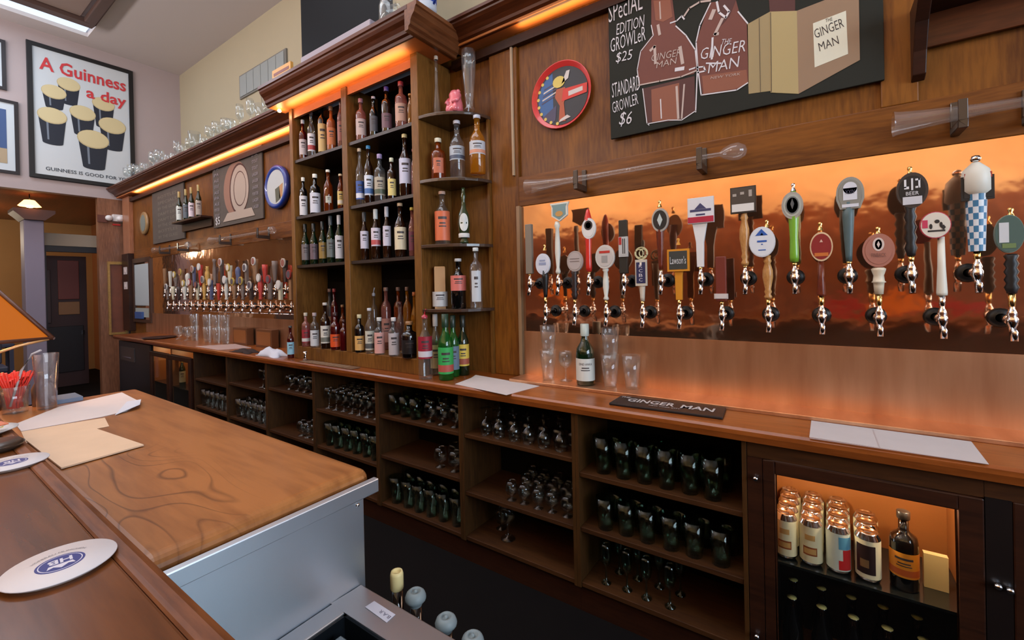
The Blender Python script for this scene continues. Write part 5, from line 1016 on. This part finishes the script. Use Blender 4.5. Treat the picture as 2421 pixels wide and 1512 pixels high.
# frame corners are taken on the end wall plane
A_, B_, C_, D_ = 1.125, 2.172, 1.50, 3.215
Y_ = lambda y: y-1.64
Z_ = lambda z: z-1.53
fm = MB().box(0, 0.03, Y_(A_), Y_(A_)+0.05, Z_(C_), Z_(D_)).box(0, 0.03, Y_(B_)-0.05, Y_(B_), Z_(C_), Z_(D_)).box(0, 0.03, Y_(A_)+0.05, Y_(B_)-0.05, Z_(C_), Z_(C_)+0.05).box(0, 0.03, Y_(A_)+0.05, Y_(B_)-0.05, Z_(D_)-0.05, Z_(D_))
fm.build('frame', paint(22, 18, 18), po, bevel=0.003)
MB().box(0, 0.012, Y_(A_)+0.05, Y_(B_)-0.05, Z_(C_)+0.05, Z_(D_)-0.05).build('sheet', paint(206, 210, 212), po)
pr = MB(); PM = [paint(206, 60, 64), paint(34, 38, 50), paint(214, 196, 150), paint(120, 128, 140), paint(196, 176, 130)]
def pint(cy_, cz_, r, h):
    pts = [(cy_-r, cz_), (cy_+r, cz_), (cy_+r*0.72, cz_-h)]+arc(cy_, cz_-h, r*0.72, r*0.2, 8, 0, -pi)[1:-1]+[(cy_-r*0.72, cz_-h)]
    L_ = pint.k; pint.k += 1; x = 0.0125+L_*0.0006
    pr.prism(pts, 'x', x, x+0.0002, 1); pr.prism([(cy_-r*0.45, cz_-0.02), (cy_-r*0.3, cz_-0.02), (cy_-r*0.25, cz_-h*0.9), (cy_-r*0.38, cz_-h*0.9)], 'x', x+0.0002, x+0.0003, 3)
    pr.prism(arc(cy_, cz_, r*1.06, r*0.80, 22), 'x', x+0.0003, x+0.0004, 4); pr.prism(arc(cy_, cz_+0.006, r*1.0, r*0.73, 22), 'x', x+0.0004, x+0.0005, 2)
pint.k = 0
# positions measured on the poster
for px_, py_, wpx_, bpy_ in ((162, 200, 52, 245), (127, 218, 56, 255), (244, 247, 50, 300), (195, 268, 58, 318), (265, 298, 60, 352), (123, 274, 66, 338), (220, 330, 70, 396)):
    p = W(px_, py_, 0, XE); q = W(px_+wpx_/2, py_, 0, XE); b = W(px_, bpy_, 0, XE); pint(Y_(p.y), Z_(p.z), q.y-p.y, p.z-b.z)
xt = 0.0125+8*0.0006
def ptext(s_, y0_, y1_, zc, hh, mi=0, bold=0.02): text(pr, s_, (xt, Y_((y0_+y1_)/2), Z_(zc)), UY, UZ, y1_-y0_, hh, mi, bold=bold)
ptext('A Guinness', 1.235, 2.09, 2.975, 0.17); ptext('a day', 1.67, 2.09, 2.725, 0.19); ptext('GUINNESS IS GOOD FOR YOU', 1.27, 2.11, 1.635, 0.045, 1, 0.005)
pr.build('print', PM, po, fixn=False)
for (a, b, c, d, inn, l) in ((0.70, 0.955, 2.515, 3.12, (196, 204, 206), 'small black framed print high beside the pint poster'), (0.62, 1.046, 1.505, 2.40, (60, 84, 130), 'black framed blue seascape print below the small print')):
    t = thing('framed_print', l, 'picture', (XE+0.001, (a+b)/2, c)); m_ = (a+b)/2
    MB().box(0, 0.025, a-m_, a-m_+0.035, 0, d-c).box(0, 0.025, b-m_-0.035, b-m_, 0, d-c).box(0, 0.025, a-m_+0.035, b-m_-0.035, 0, 0.035).box(0, 0.025, a-m_+0.035, b-m_-0.035, d-c-0.035, d-c).build('frame', paint(34, 24, 26), t)
    MB().box(0, 0.010, a-m_+0.035, b-m_-0.035, 0.035, d-c-0.035).box(0.010, 0.012, a-m_+0.10, b-m_-0.10, 0.12, d-c-0.12, 1).box(0.012, 0.013, a-m_+0.10, b-m_-0.10, 0.12, 0.12+(d-c)*0.2, 2).build('sheet', [paint(200, 206, 210), paint(*inn), paint(170, 150, 120) if inn[0] < 100 else paint(*inn)], t)
t = thing('gilt_mirror', 'narrow gilt framed picture on the pier at the end of the bar', 'picture', (XE+0.001, 1.94, -0.56))
MB().box(0, 0.03, -0.1, -0.075, 0, 1.02).box(0, 0.03, 0.075, 0.1, 0, 1.02).box(0, 0.03, -0.075, 0.075, 0, 0.03).box(0, 0.03, -0.075, 0.075, 0.98, 1.02).build('frame', mat('gilt', srgb(170, 130, 70), 0.4, 0.5, noise=0.4, nscale=60), t)
MB().box(0, 0.012, -0.075, 0.075, 0.03, 0.98).build('picture', mat('brown_print', srgb(120, 66, 44), 0.4, noise=0.4, nscale=7), t)
ex = thing('emergency_light', 'white twin-head emergency light on the pier', 'light', (XE+0.001, 1.93, 1.02))
MB().box(0, 0.06, -0.03, 0.09, 0, 0.10).build('box', paint(214, 208, 204), ex, bevel=0.01)
for s_ in (-0.07, 0.05): MB().lathe([(0, 0.10), (0.035, 0.09), (0.04, 0.06), (0.02, 0.0)], 14, c=(0, s_, 0.04), axis='x').build('lamp_head', paint(226, 222, 220), ex)
MB().box(0, 0.02, -0.02, 0.06, -0.05, -0.03).build('test_button', RED, ex)
sw = MB().box(0, 0.02, -0.05, 0.05, 0, 0.10).build('wall_box', paint(96, 50, 36)); sw.location = (XE+0.001, 1.80, 1.0); tag(sw, 'small brown wall box beside the emergency light', 'box')
# glowing pendant in the back room
pn = thing('pendant_lamp', 'small glowing amber ceiling lamp over the back room column', 'lamp', (-8.5, 1.19, 1.17))
lp = W(70, 483, 0, -8.45); pn.location = (-8.45, lp.y, lp.z-0.045)
GLOW = mat('amber_glow', (1, 0.6, 0.25, 1), 0.4, emit=(1.0, 0.50, 0.16, 1), es=5)
MB().lathe([(0.11, 0.02), (0.05, 0.10), (0.0, 0.105)], 8, smooth=False).build('shade', GLOW, pn); MB().lathe([(0, 0.0), (0.03, 0.005), (0.035, 0.03), (0, 0.05)], 8).build('bulb', mat('bulb_glow', (1, 1, 1, 1)), pn); MB().tube([(0, 0, 0.10), (0, 0, 1.335-lp.z+0.045)], 0.006, 6).build('stem', BLACK, pn)
point('pendant_light', (-8.45, lp.y, lp.z-0.08), 5, WARM, 0.05)
# dining table and chairs far in the back room
for (x, y, s_, c_, l) in ((-9.4, 0.9, 1, (60, 60, 80), 'dark blue-grey high-backed chair in the back room'), (-6.4, 0.50, 1, (44, 48, 66), 'slate blue stool behind the table lamp')):
    t = thing('chair', l, 'chair', (x, y, ZF)); m = paint(*c_)
    part('seat', m, t, -0.2, 0.2, -0.2, 0.2, 0.72, 0.77, bevel=0.01); part('backrest', m, t, -0.21, -0.17, -0.2, 0.2, 0.77, 1.12, bevel=0.01)
    for a in (-0.17, 0.17):
        for b in (-0.17, 0.17): part('leg', m, t, a-0.02, a+0.02, b-0.02, b+0.02, 0, 0.72)
# red upholstered bench and a table lamp across the room, mirrored in the copper
bn = thing('red_bench', 'red upholstered bench along the opposite wall', 'bench', (0.9, -3.1, ZF))
part('seat', mat('red_leather', srgb(170, 26, 20), 0.35, coat=0.3), bn, -0.8, 0.8, -0.3, 0.25, 0.35, 0.5, bevel=0.03); part('backrest', mat('red_leather', srgb(170, 26, 20)), bn, -0.8, 0.8, -0.34, -0.22, 0.5, 1.1, bevel=0.03); part('base', WOOD_DARK, bn, -0.8, 0.8, -0.28, 0.2, 0, 0.35)

# ================================================================ CUSTOMER BAR, RAIL, SERVICE LEDGE
ZI, ZT = -0.33, -0.30
bar = thing('customer_bar', 'glossy oak customer bar top with a raised edge strip', 'bar counter', (0, 0, ZF))
MB().box(-4.2, 2.2, -0.42, 0.150, ZT-0.04-ZF, ZT-ZF).build('bar_top', WOOD_BAR, bar, bevel=0.003)
MB().prism([(0.150, ZT-0.05-ZF), (0.150, ZT-0.001-ZF), (0.152, ZT+0.001-ZF), (0.156, ZT+0.002-ZF), (0.165, ZT+0.003-ZF), (0.172, ZT-ZF), (0.174, ZT-0.006-ZF), (0.174, ZT-0.05-ZF)], 'x', -4.2, 2.2).build('edge_strip', wood('edge_strip_oak', srgb(88, 46, 20), srgb(134, 78, 38), 'x', 8, 0.5, 0.05), bar)
MB().box(-4.2, 2.2, -0.05, 0.12, 0, ZT-0.04-ZF).build('bar_front', WOOD_RAIL, bar)
isl = thing('service_ledge', 'wide honey oak service ledge with a rounded front and steel end', 'ledge', (0, 0, ZF))
# top with a rounded near end and corner
r = 0.02; pts = [(-1.97, 0.1745), (-0.682, 0.1745), (-0.682, 0.497)]+[(-0.702+0.02*cos(a), 0.497+0.02*sin(a)) for a in [pi/2*i/6 for i in range(7)]]+[(-1.97, 0.522)]
o = MB().prism(pts, 'z', ZI-0.046-ZF, ZI-ZF).build('ledge_top', WOOD_ISL, isl)
b = o.modifiers.new('edge', 'BEVEL'); b.width = 0.021; b.segments = 6; b.limit_method = 'ANGLE'; b.angle_limit = radians(50)
MB().box(-1.95, -0.70, 0.175, 0.49, 0.1, ZI-0.047-ZF).build('carcass', WOOD_DARK, isl)
sp_ = MB().box(-0.668, -0.660, 0.18, 0.483, -1.2-ZF, ZI-0.016-ZF-0.02).box(-0.668, -0.655, 0.18, 0.512, ZI-0.036-ZF, ZI-0.012-ZF)
sp_.build('steel_panel', STEEL, isl, bevel=0.0015)
for y_, z_ in ((0.302, ZI-0.030), (0.470, ZI-0.044)):
    MB().lathe([(0, 0.003), (0.003, 0.002), (0.004, 0)], 8, c=(-0.660, y_, z_-ZF), axis='x').build('screw', CHROME, isl)
mk = MB(); text(mk, 'SUPREME METAL', (-0.6590, 0.243, ZI-0.036-ZF), (0, 1, 0), UZ, 0.034, 0.003); mk.build('stamp', paint(90, 96, 110), isl, fixn=False)
# ice bin
ZN = -0.512
ib = thing('ice_bin', 'stainless steel ice bin with a sliding lid beside the steel panel', 'ice bin', (0, 0, ZF))
Zr = lambda z: z-ZF
q = px_xy([(850, 1380), (817, 1440), (1060, 1512), (910, 1512)], ZN)
yF = 0.472; inn = 0.055
fr_ = MB().box(-0.658, 0.1, yF-inn, yF, Zr(ZN-0.02), Zr(ZN)).box(-0.658, -0.658+0.034, 0.20, yF-inn, Zr(ZN-0.02), Zr(ZN)).box(-0.658, 0.1, 0.176, 0.2, Zr(ZN-0.02), Zr(ZN))
fr_.build('rim', BINST, ib, bevel=0.002)
MB().box(-0.658+0.034, 0.1, 0.2, 0.204, Zr(-0.8), Zr(ZN-0.004)).box(-0.624, -0.620, 0.204, yF-inn, Zr(-0.8), Zr(ZN-0.004)).box(-0.624, 0.1, yF-inn-0.004, yF-inn, Zr(-0.8), Zr(ZN-0.004)).build('well', mat('black_gasket', srgb(20, 24, 28), 0.3), ib)
MB().box(-0.603, 0.1, 0.204, yF-inn-0.022, Zr(ZN-0.020), Zr(ZN-0.013)).build('lid', mat('lid_steel', (0.30, 0.34, 0.34, 1), 0.35, 1.0), ib, bevel=0.002)
MB().box(-0.658, 0.1, yF-0.004, yF, Zr(-0.80), Zr(ZN-0.02)).build('apron', BINST, ib)
stq = px_xy([(863, 1435), (885, 1421), (935, 1453), (914, 1472)], ZN)
lab = MB().prism(stq, 'z', Zr(ZN)+0.0003, Zr(ZN)+0.0009); lab.build('sticker', paint(214, 214, 226), ib)
s0, s1, s2, s3 = [Vector((a, b, 0)) for a, b in stq]; c_ = (s0+s1+s2+s3)/4; ud = (s0-s3).normalized(); vd = Vector((-ud.y, ud.x, 0))
tx = MB(); text(tx, 'B.A.R', (c_.x, c_.y, Zr(ZN)+0.0012)-Vector((ud.x, ud.y, 0))*0.012 if False else Vector((c_.x, c_.y, Zr(ZN)+0.0012))-ud*0.012, ud, vd, (s3-s0).length*0.45, 0.006); tx.build('lettering', paint(110, 110, 130), ib, fixn=False)
# speed rail bottles
sr = thing('speed_rail', 'dark steel speed rail hung along the ice bin', 'bottle rack', (0, 0, ZF))
part('tray', mat('dark_steel', srgb(22, 22, 24), 0.4, 0.6), sr, -0.65, 0.1, yF+0.004, yF+0.12, Zr(-0.86), Zr(-0.85)); part('front_rail', MATS['dark_steel'], sr, -0.65, 0.1, yF+0.115, yF+0.12, Zr(-0.85), Zr(-0.76))
for k, (px_, py_) in enumerate(((925, 1358), (975, 1398), (1048, 1458), (1117, 1496))):
    zt_ = (-0.50, -0.515, -0.53, -0.54)[k]; p = W(px_, py_, 2, zt_); y_ = max(yF+0.045, min(yF+0.075, p.y))
    lab_ = ('dark bottle with a pale cork in the speed rail', 'dark bottle with a grey pump stopper next to the corked one', 'middle dark bottle with a grey pump stopper', 'dark bottle with a grey pump stopper nearest the viewer')[k]
    t = thing('wine_bottle', lab_, 'bottle', (p.x, y_, -0.8495)); h = zt_+0.8495
    MB().lathe([(0, 0), (0.025, 0), (0.026, 0.01), (0.026, h*0.5), (0.022, h*0.6), (0.012, h*0.72), (0.0095, h*0.93), (0, h*0.93)], 18).build('body', mat('black_bottle_glass', srgb(12, 10, 10)), t)
    if k == 0: MB().lathe([(0.0105, h*0.91), (0.0115, h*0.915), (0.0115, h*0.985), (0.010, h), (0.007, h), (0.007, h-0.004), (0, h-0.004)], 14).build('cork', paint(232, 212, 150), t)
    else: MB().lathe([(0.0105, h*0.92), (0.012, h*0.935), (0.0175, h*0.95), (0.018, h*0.962), (0.0155, h*0.982), (0.011, h*0.994), (0.008, h*0.994), (0.007, h*0.982), (0.0035, h*0.982), (0.003, h*0.995), (0, h)], 18).build('stopper', paint(130, 142, 144, 0.5), t)
# menus on the ledge
sheet('menu_sheet', px_xy([(36, 1003), (140, 962), (288, 928), (333, 951), (300, 972), (239, 986), (50, 1020)], ZI), ZI, PAPER, 'white paper menu curling at its corner at the far side of the ledge')
sheet('menu_sheet', px_xy([(50, 1021), (160, 1002), (248, 988), (258, 1008), (150, 1030), (62, 1048)], ZI), ZI+0.0002, PAPER_T, 'narrow tan strip of menu between the two bigger sheets', th=0.0008)
s_ = sheet('menu_sheet', px_xy([(62, 1042), (222, 1012), (340, 1052), (145, 1107)], ZI+0.003), ZI+0.0015, PAPER_T, 'tan paper menu nearest on the service ledge', th=0.003)
curl = MB(); n = 6
e0 = px_xy([(300, 950), (334, 951), (328, 964), (272, 982)], ZI)
curl.add([(e0[0][0], e0[0][1], 0.002), (e0[1][0], e0[1][1], 0.010), (e0[2][0]+0.01, e0[2][1], 0.012), (e0[3][0], e0[3][1], 0.002)], [(0, 1, 2, 3)])
o = curl.build('napkin', paint(214, 218, 230, 0.8)); o.location = (0, 0, ZI); tag(o, 'folded white napkin under the curled corner of the far menu', 'napkin')
so = o.modifiers.new('t', 'SOLIDIFY'); so.thickness = 0.001
# coasters
def coaster(x, y, z, rz, label, tilt=0.0, k=1.18):
    t = thing('beer_coaster', label, 'coaster', (x, y, z), 'round paper beer coasters', rz); t.rotation_euler = (tilt, 0, rz)
    MB().lathe([(0, 0), (0.0465, 0), (0.047, 0.0007), (0.0465, 0.0015), (0, 0.0015)], 48).build('disc', mat('coaster_card', srgb(216, 208, 208), 0.75), t)
    m = MB(); Z = 0.0016
    m.prism(arc(0, 0, 0.0168, 0.0168, 36), 'z', Z, Z+0.0001, 0).prism(arc(0, 0, 0.0150, 0.0150, 36), 'z', Z+0.0001, Z+0.0002, 1).prism(arc(0, 0, 0.0142, 0.0142, 36), 'z', Z+0.0002, Z+0.0003, 0)
    zz = Z+0.0005
    text(m, 'HB', (0, 0.0035, zz), -UX, -UY, 0.0165, 0.0095, 1, bold=0.03)
    m.add([(-a, -b, zz) for a, b in ((-0.008, 0.003), (0.008, 0.003), (0.0095, 0.009), (0.005, 0.0065), (0, 0.0115), (-0.005, 0.0065), (-0.0095, 0.009))], [(0, 1, 3), (1, 2, 3), (0, 3, 4, 5), (0, 5, 6)], 1)
    text(m, 'HOFBRÄU MÜNCHEN', (0, 0, 0), UX, UY, 0.042, 0.0028, 2, bend=lambda a, b: Vector(((0.0235+b)*sin(a/0.0235), (0.0235+b)*cos(a/0.0235), zz)))
    m.v = [(a*k, b*k, c) for a, b, c in m.v]
    m.build('print', [NAVY, paint(214, 210, 222), paint(110, 104, 110)], t, fixn=False); return t
c0 = W(143, 1331, 2, ZT+0.005)
coaster(c0.x, c0.y, ZT+0.0042, radians(84), 'round white coaster with a blue crown logo nearest on the bar', 0.0)
# a folded one under it lifts the near coaster slightly
t = MB().lathe([(0, 0), (0.041, 0), (0.041, 0.0036), (0, 0.0036)], 32).build('coaster_stack', paint(150, 130, 120)); t.location = (c0.x, c0.y, ZT+0.0003); tag(t, 'thin stack of coasters under the nearest white one', 'coaster')
c1 = W(28, 1093, 2, ZT+0.005); coaster(c1.x, c1.y, ZT+0.0045, radians(86), 'round white coaster touching the edge strip beside the tan menu')
t = MB().lathe([(0, 0), (0.043, 0), (0.043, 0.0035), (0, 0.0035)], 32).build('coaster_stack', paint(120, 96, 84)); t.location = (c1.x, c1.y, ZT+0.0003); tag(t, 'thin stack of coasters under the farther white one', 'coaster')
# dark dish and saucer with packets
p = W(0, 1062, 2, ZT); t = MB().lathe([(0, 0), (0.035, 0), (0.042, 0.010), (0.036, 0.016), (0, 0.012)], 24).build('ash_dish', paint(64, 50, 40, 0.3)); t.location = (p.x, p.y-0.008, ZT+0.0005); tag(t, 'small dark dish on the bar behind the farther coaster', 'dish')
p = W(2, 1024, 2, ZT); t = thing('saucer', 'white saucer of paper packets by the edge strip', 'saucer', (p.x-0.01, p.y-0.028, ZT+0.0005))
MB().lathe([(0, 0), (0.03, 0), (0.055, 0.010), (0.056, 0.012), (0.03, 0.004), (0, 0.004)], 24).build('saucer', WHITE, t)
for k, (c_, a) in enumerate((((236, 196, 60), 0.3), ((226, 218, 196), 1.0), ((206, 110, 70), 1.8))):
    o = MB().box(-0.03, 0.03, -0.017, 0.017, 0, 0.002).build('packet', paint(*c_), t, (0.006*k-0.004, 0.006, 0.012+0.003*k)); o.rotation_euler = (0.05, -0.04, a)
# straw glass, pint glass
p = W(36, 975, 2, ZI)
sg = thing('straw_glass', 'short clear tumbler crammed with red drinking straws', 'glass', (p.x, p.y, ZI+0.001))
MB().lathe([(0, 0), (0.026, 0), (0.031, 0.075), (0.029, 0.075), (0.024, 0.010), (0, 0.010)], 24).build('tumbler', GLASS, sg)
rs = random.Random(8); SR = mat('red_straw', srgb(250, 66, 48), 0.5)
for k in range(90):
    a = rs.uniform(0, 2*pi); r0 = rs.uniform(0, 0.014); r1 = rs.uniform(0.006, 0.040); a2 = a+rs.uniform(-0.5, 0.5); hh = rs.uniform(0.095, 0.118)
    MB().tube([(r0*cos(a), r0*sin(a), 0.013), (min(r1*0.6, 0.024)*cos(a2), min(r1*0.6, 0.024)*sin(a2), 0.075), (r1*cos(a2), r1*sin(a2), hh)], 0.0030, 5).build('straw', SR, sg)
MB().tube([(0.01, -0.01, 0.02), (0.03, 0.01, 0.12), (0.045, 0.03, 0.165), (0.06, 0.045, 0.175)], 0.003, 6).build('clear_straw', mat('frosted_straw', srgb(200, 190, 190), 0.3), sg)
p = W(111, 965, 2, ZI)
g = tumbler_mb(0.160, 0.021, 0.028, 24).build('pint_glass', glassy('front_glass', (0.86, 0.86, 0.88, 1), body=0.07, bodycol=(0.7, 0.6, 0.6, 1))); g.location = (p.x, p.y, ZI+0.001); tag(g, 'empty pint glass beside the red straws on the service ledge', 'glass')
sh_ = MB().lathe([(0, 0), (0.02, 0), (0.022, 0.05), (0.007, 0.085), (0.007, 0.1), (0, 0.1)], 14).build('small_bottle', mat('brown_small', srgb(120, 96, 80), 0.3, coat=0.4)); sh_.location = (p.x-0.07, p.y+0.0, ZI+0.0005); tag(sh_, 'small brown bottle behind the empty pint glass', 'bottle')
o = MB().box(-0.05, 0.05, -0.03, 0.03, 0, 0.012).build('cutlery_tray', paint(110, 126, 150, 0.3)); p = W(152, 944, 2, ZI); o.location = (p.x+0.02, p.y, ZI+0.0005); tag(o, 'small blue grey tray past the pint glass at the ledge end', 'tray')
# mission table lamp
def lampf(x, y, label, base_z, sc=1.0, rz=0, arm=True, dh=0.0):
    t = thing('table_lamp', label, 'lamp', (x, y, base_z), rz=rz); h0, h1, a, b = 0.185*sc+dh, 0.36*sc+dh, 0.15*sc, 0.035*sc
    PAN = mat('mica_panel', srgb(80, 34, 2), 0.6, spec=0.2, emit=(1.0, 0.235, 0.0, 1), es=0.52); FRM = paint(92, 52, 34)
    c = [(-1, -1), (1, -1), (1, 1), (-1, 1)]
    for i in range(4):
        p, q = c[i], c[(i+1) % 4]; m0 = 0.16
        A, B = Vector((p[0]*a, p[1]*a, h0)), Vector((q[0]*a, q[1]*a, h0)); C, D = Vector((q[0]*b, q[1]*b, h1)), Vector((p[0]*b, p[1]*b, h1))
        MB().add([A*0.995, B*0.995, C*0.995, D*0.995], [(0, 1, 2, 3)]).build('mica_panel', PAN, t)
        MB().tube([A, D], 0.006*sc, 6).tube([A, B], 0.006*sc, 6).tube([C, D], 0.005*sc, 6).build('shade_rib', FRM, t)
    MB().lathe([(0, 0), (0.06*sc, 0), (0.06*sc, 0.012*sc), (0.012*sc, 0.03*sc), (0.012*sc, h1), (0, h1+0.015)], 16).build('base', BRASS, t)
    MB().lathe([(0, -0.03), (0.022, -0.018), (0.026, 0), (0.018, 0.02), (0.012, 0.03)], 12, c=(0.04, 0, h0+0.06)).build('bulb', mat('lamp_bulb', (1, 0.8, 0.5, 1), 0.3, emit=(1.0, 0.55, 0.2, 1), es=25), t)
    if arm:
        MB().tube([(0.15*sc, 0.15*sc, h0), (0.156*sc, 0.08*sc, h0-0.014), (0.14*sc, 0.0, h0-0.045), (0.08*sc, -0.05*sc, h0-0.08), (0.012, 0, 0.05)], 0.004, 8).build('arm', mat('pale_brass', srgb(226, 170, 110), 0.3, 0.3), t)
    return t
lampf(-2.12, 0.165, 'amber paned table lamp at the end of the service ledge', ZT+0.0045, dh=-0.022)
point('table_lamp_light', (-2.12, 0.165, -0.05), 7, (1.0, 0.5, 0.18), 0.04)
# side table the lamp stands on
st_ = thing('lamp_table', 'small dark pedestal under the amber paned lamp', 'table', (-2.14, 0.30, ZF))
MB().box(-0.06, 0.10, -0.1255, -0.05, 1.06, ZT+0.004-ZF).build('table_top', WOOD_BAR, st_, bevel=0.003); MB().box(-0.02, 0.06, -0.12, -0.06, 0.02, 1.06).build('pedestal', WOOD_DARK, st_); MB().box(-0.06, 0.1, -0.125, -0.04, 0, 0.02).build('foot', WOOD_DARK, st_)
pt = thing('pub_table', 'dark round pub table across the room under the mirrored lamp', 'table', (0.71, -2.0, ZF))
MB().lathe([(0, 0), (0.22, 0), (0.22, 0.03), (0.04, 0.05), (0.035, 0.77), (0.32, 0.78), (0.32, 0.80), (0, 0.80)], 28).build('table', WOOD_DARK, pt)
lampf(0.71, -2.0, 'amber paned table lamp across the room, mirrored in the copper', ZF+0.8005, 1.35, 0.3, False); point('table_lamp_light', (0.71, -2.0, ZF+1.14), 14, (1.0, 0.5, 0.18), 0.04)
# big beer bottle and small bottles in the lit cooler
bottle(2138, 1195, 1362, 72, 1.80, -0.958, 'black', (222, 140, 40), (40, 30, 24), 'squat', 'large brown beer bottle with an orange label in the lit cooler', '', accent=(190, 90, 40), lab_rng=(0.18, 0.5), lw=1.2, abs_h=0.235, name='beer_bottle')
o = MB().box(-0.03, 0.026, -0.01, 0.01, 0, 0.105).build('cooler_card', paint(222, 196, 140)); o.location = (0.292, 1.84, -0.9575); tag(o, 'pale carton standing beside the big beer bottle', 'carton')
for k in range(10):
    x = -0.085+0.085*(k % 5); y = 1.80+0.11*(k//5)
    t = MB().lathe([(0, 0), (0.03, 0), (0.03, 0.13), (0.012, 0.19), (0.012, 0.225), (0.015, 0.226), (0.015, 0.234, 1), (0, 0.236, 1)], 12).build('beer_bottle', [mat('black_bottle_glass', srgb(12, 10, 10)), paint(200, 190, 120, 0.3)]) if k == 0 else t.copy()
    if k: COL.objects.link(t)
    t.location = (x, y, -1.3395); tag(t, 'dark capped bottle low in the lit cooler, %s from the hinge end, %s row' % (ORD[k % 5], ('front', 'back')[k//5]), 'bottle', 'capped beer bottles low in the lit cooler')

# ---------------------------------------------------------------- lift everything to floor level
for o in COL.objects:
    if o.parent is None: o.location.z += H
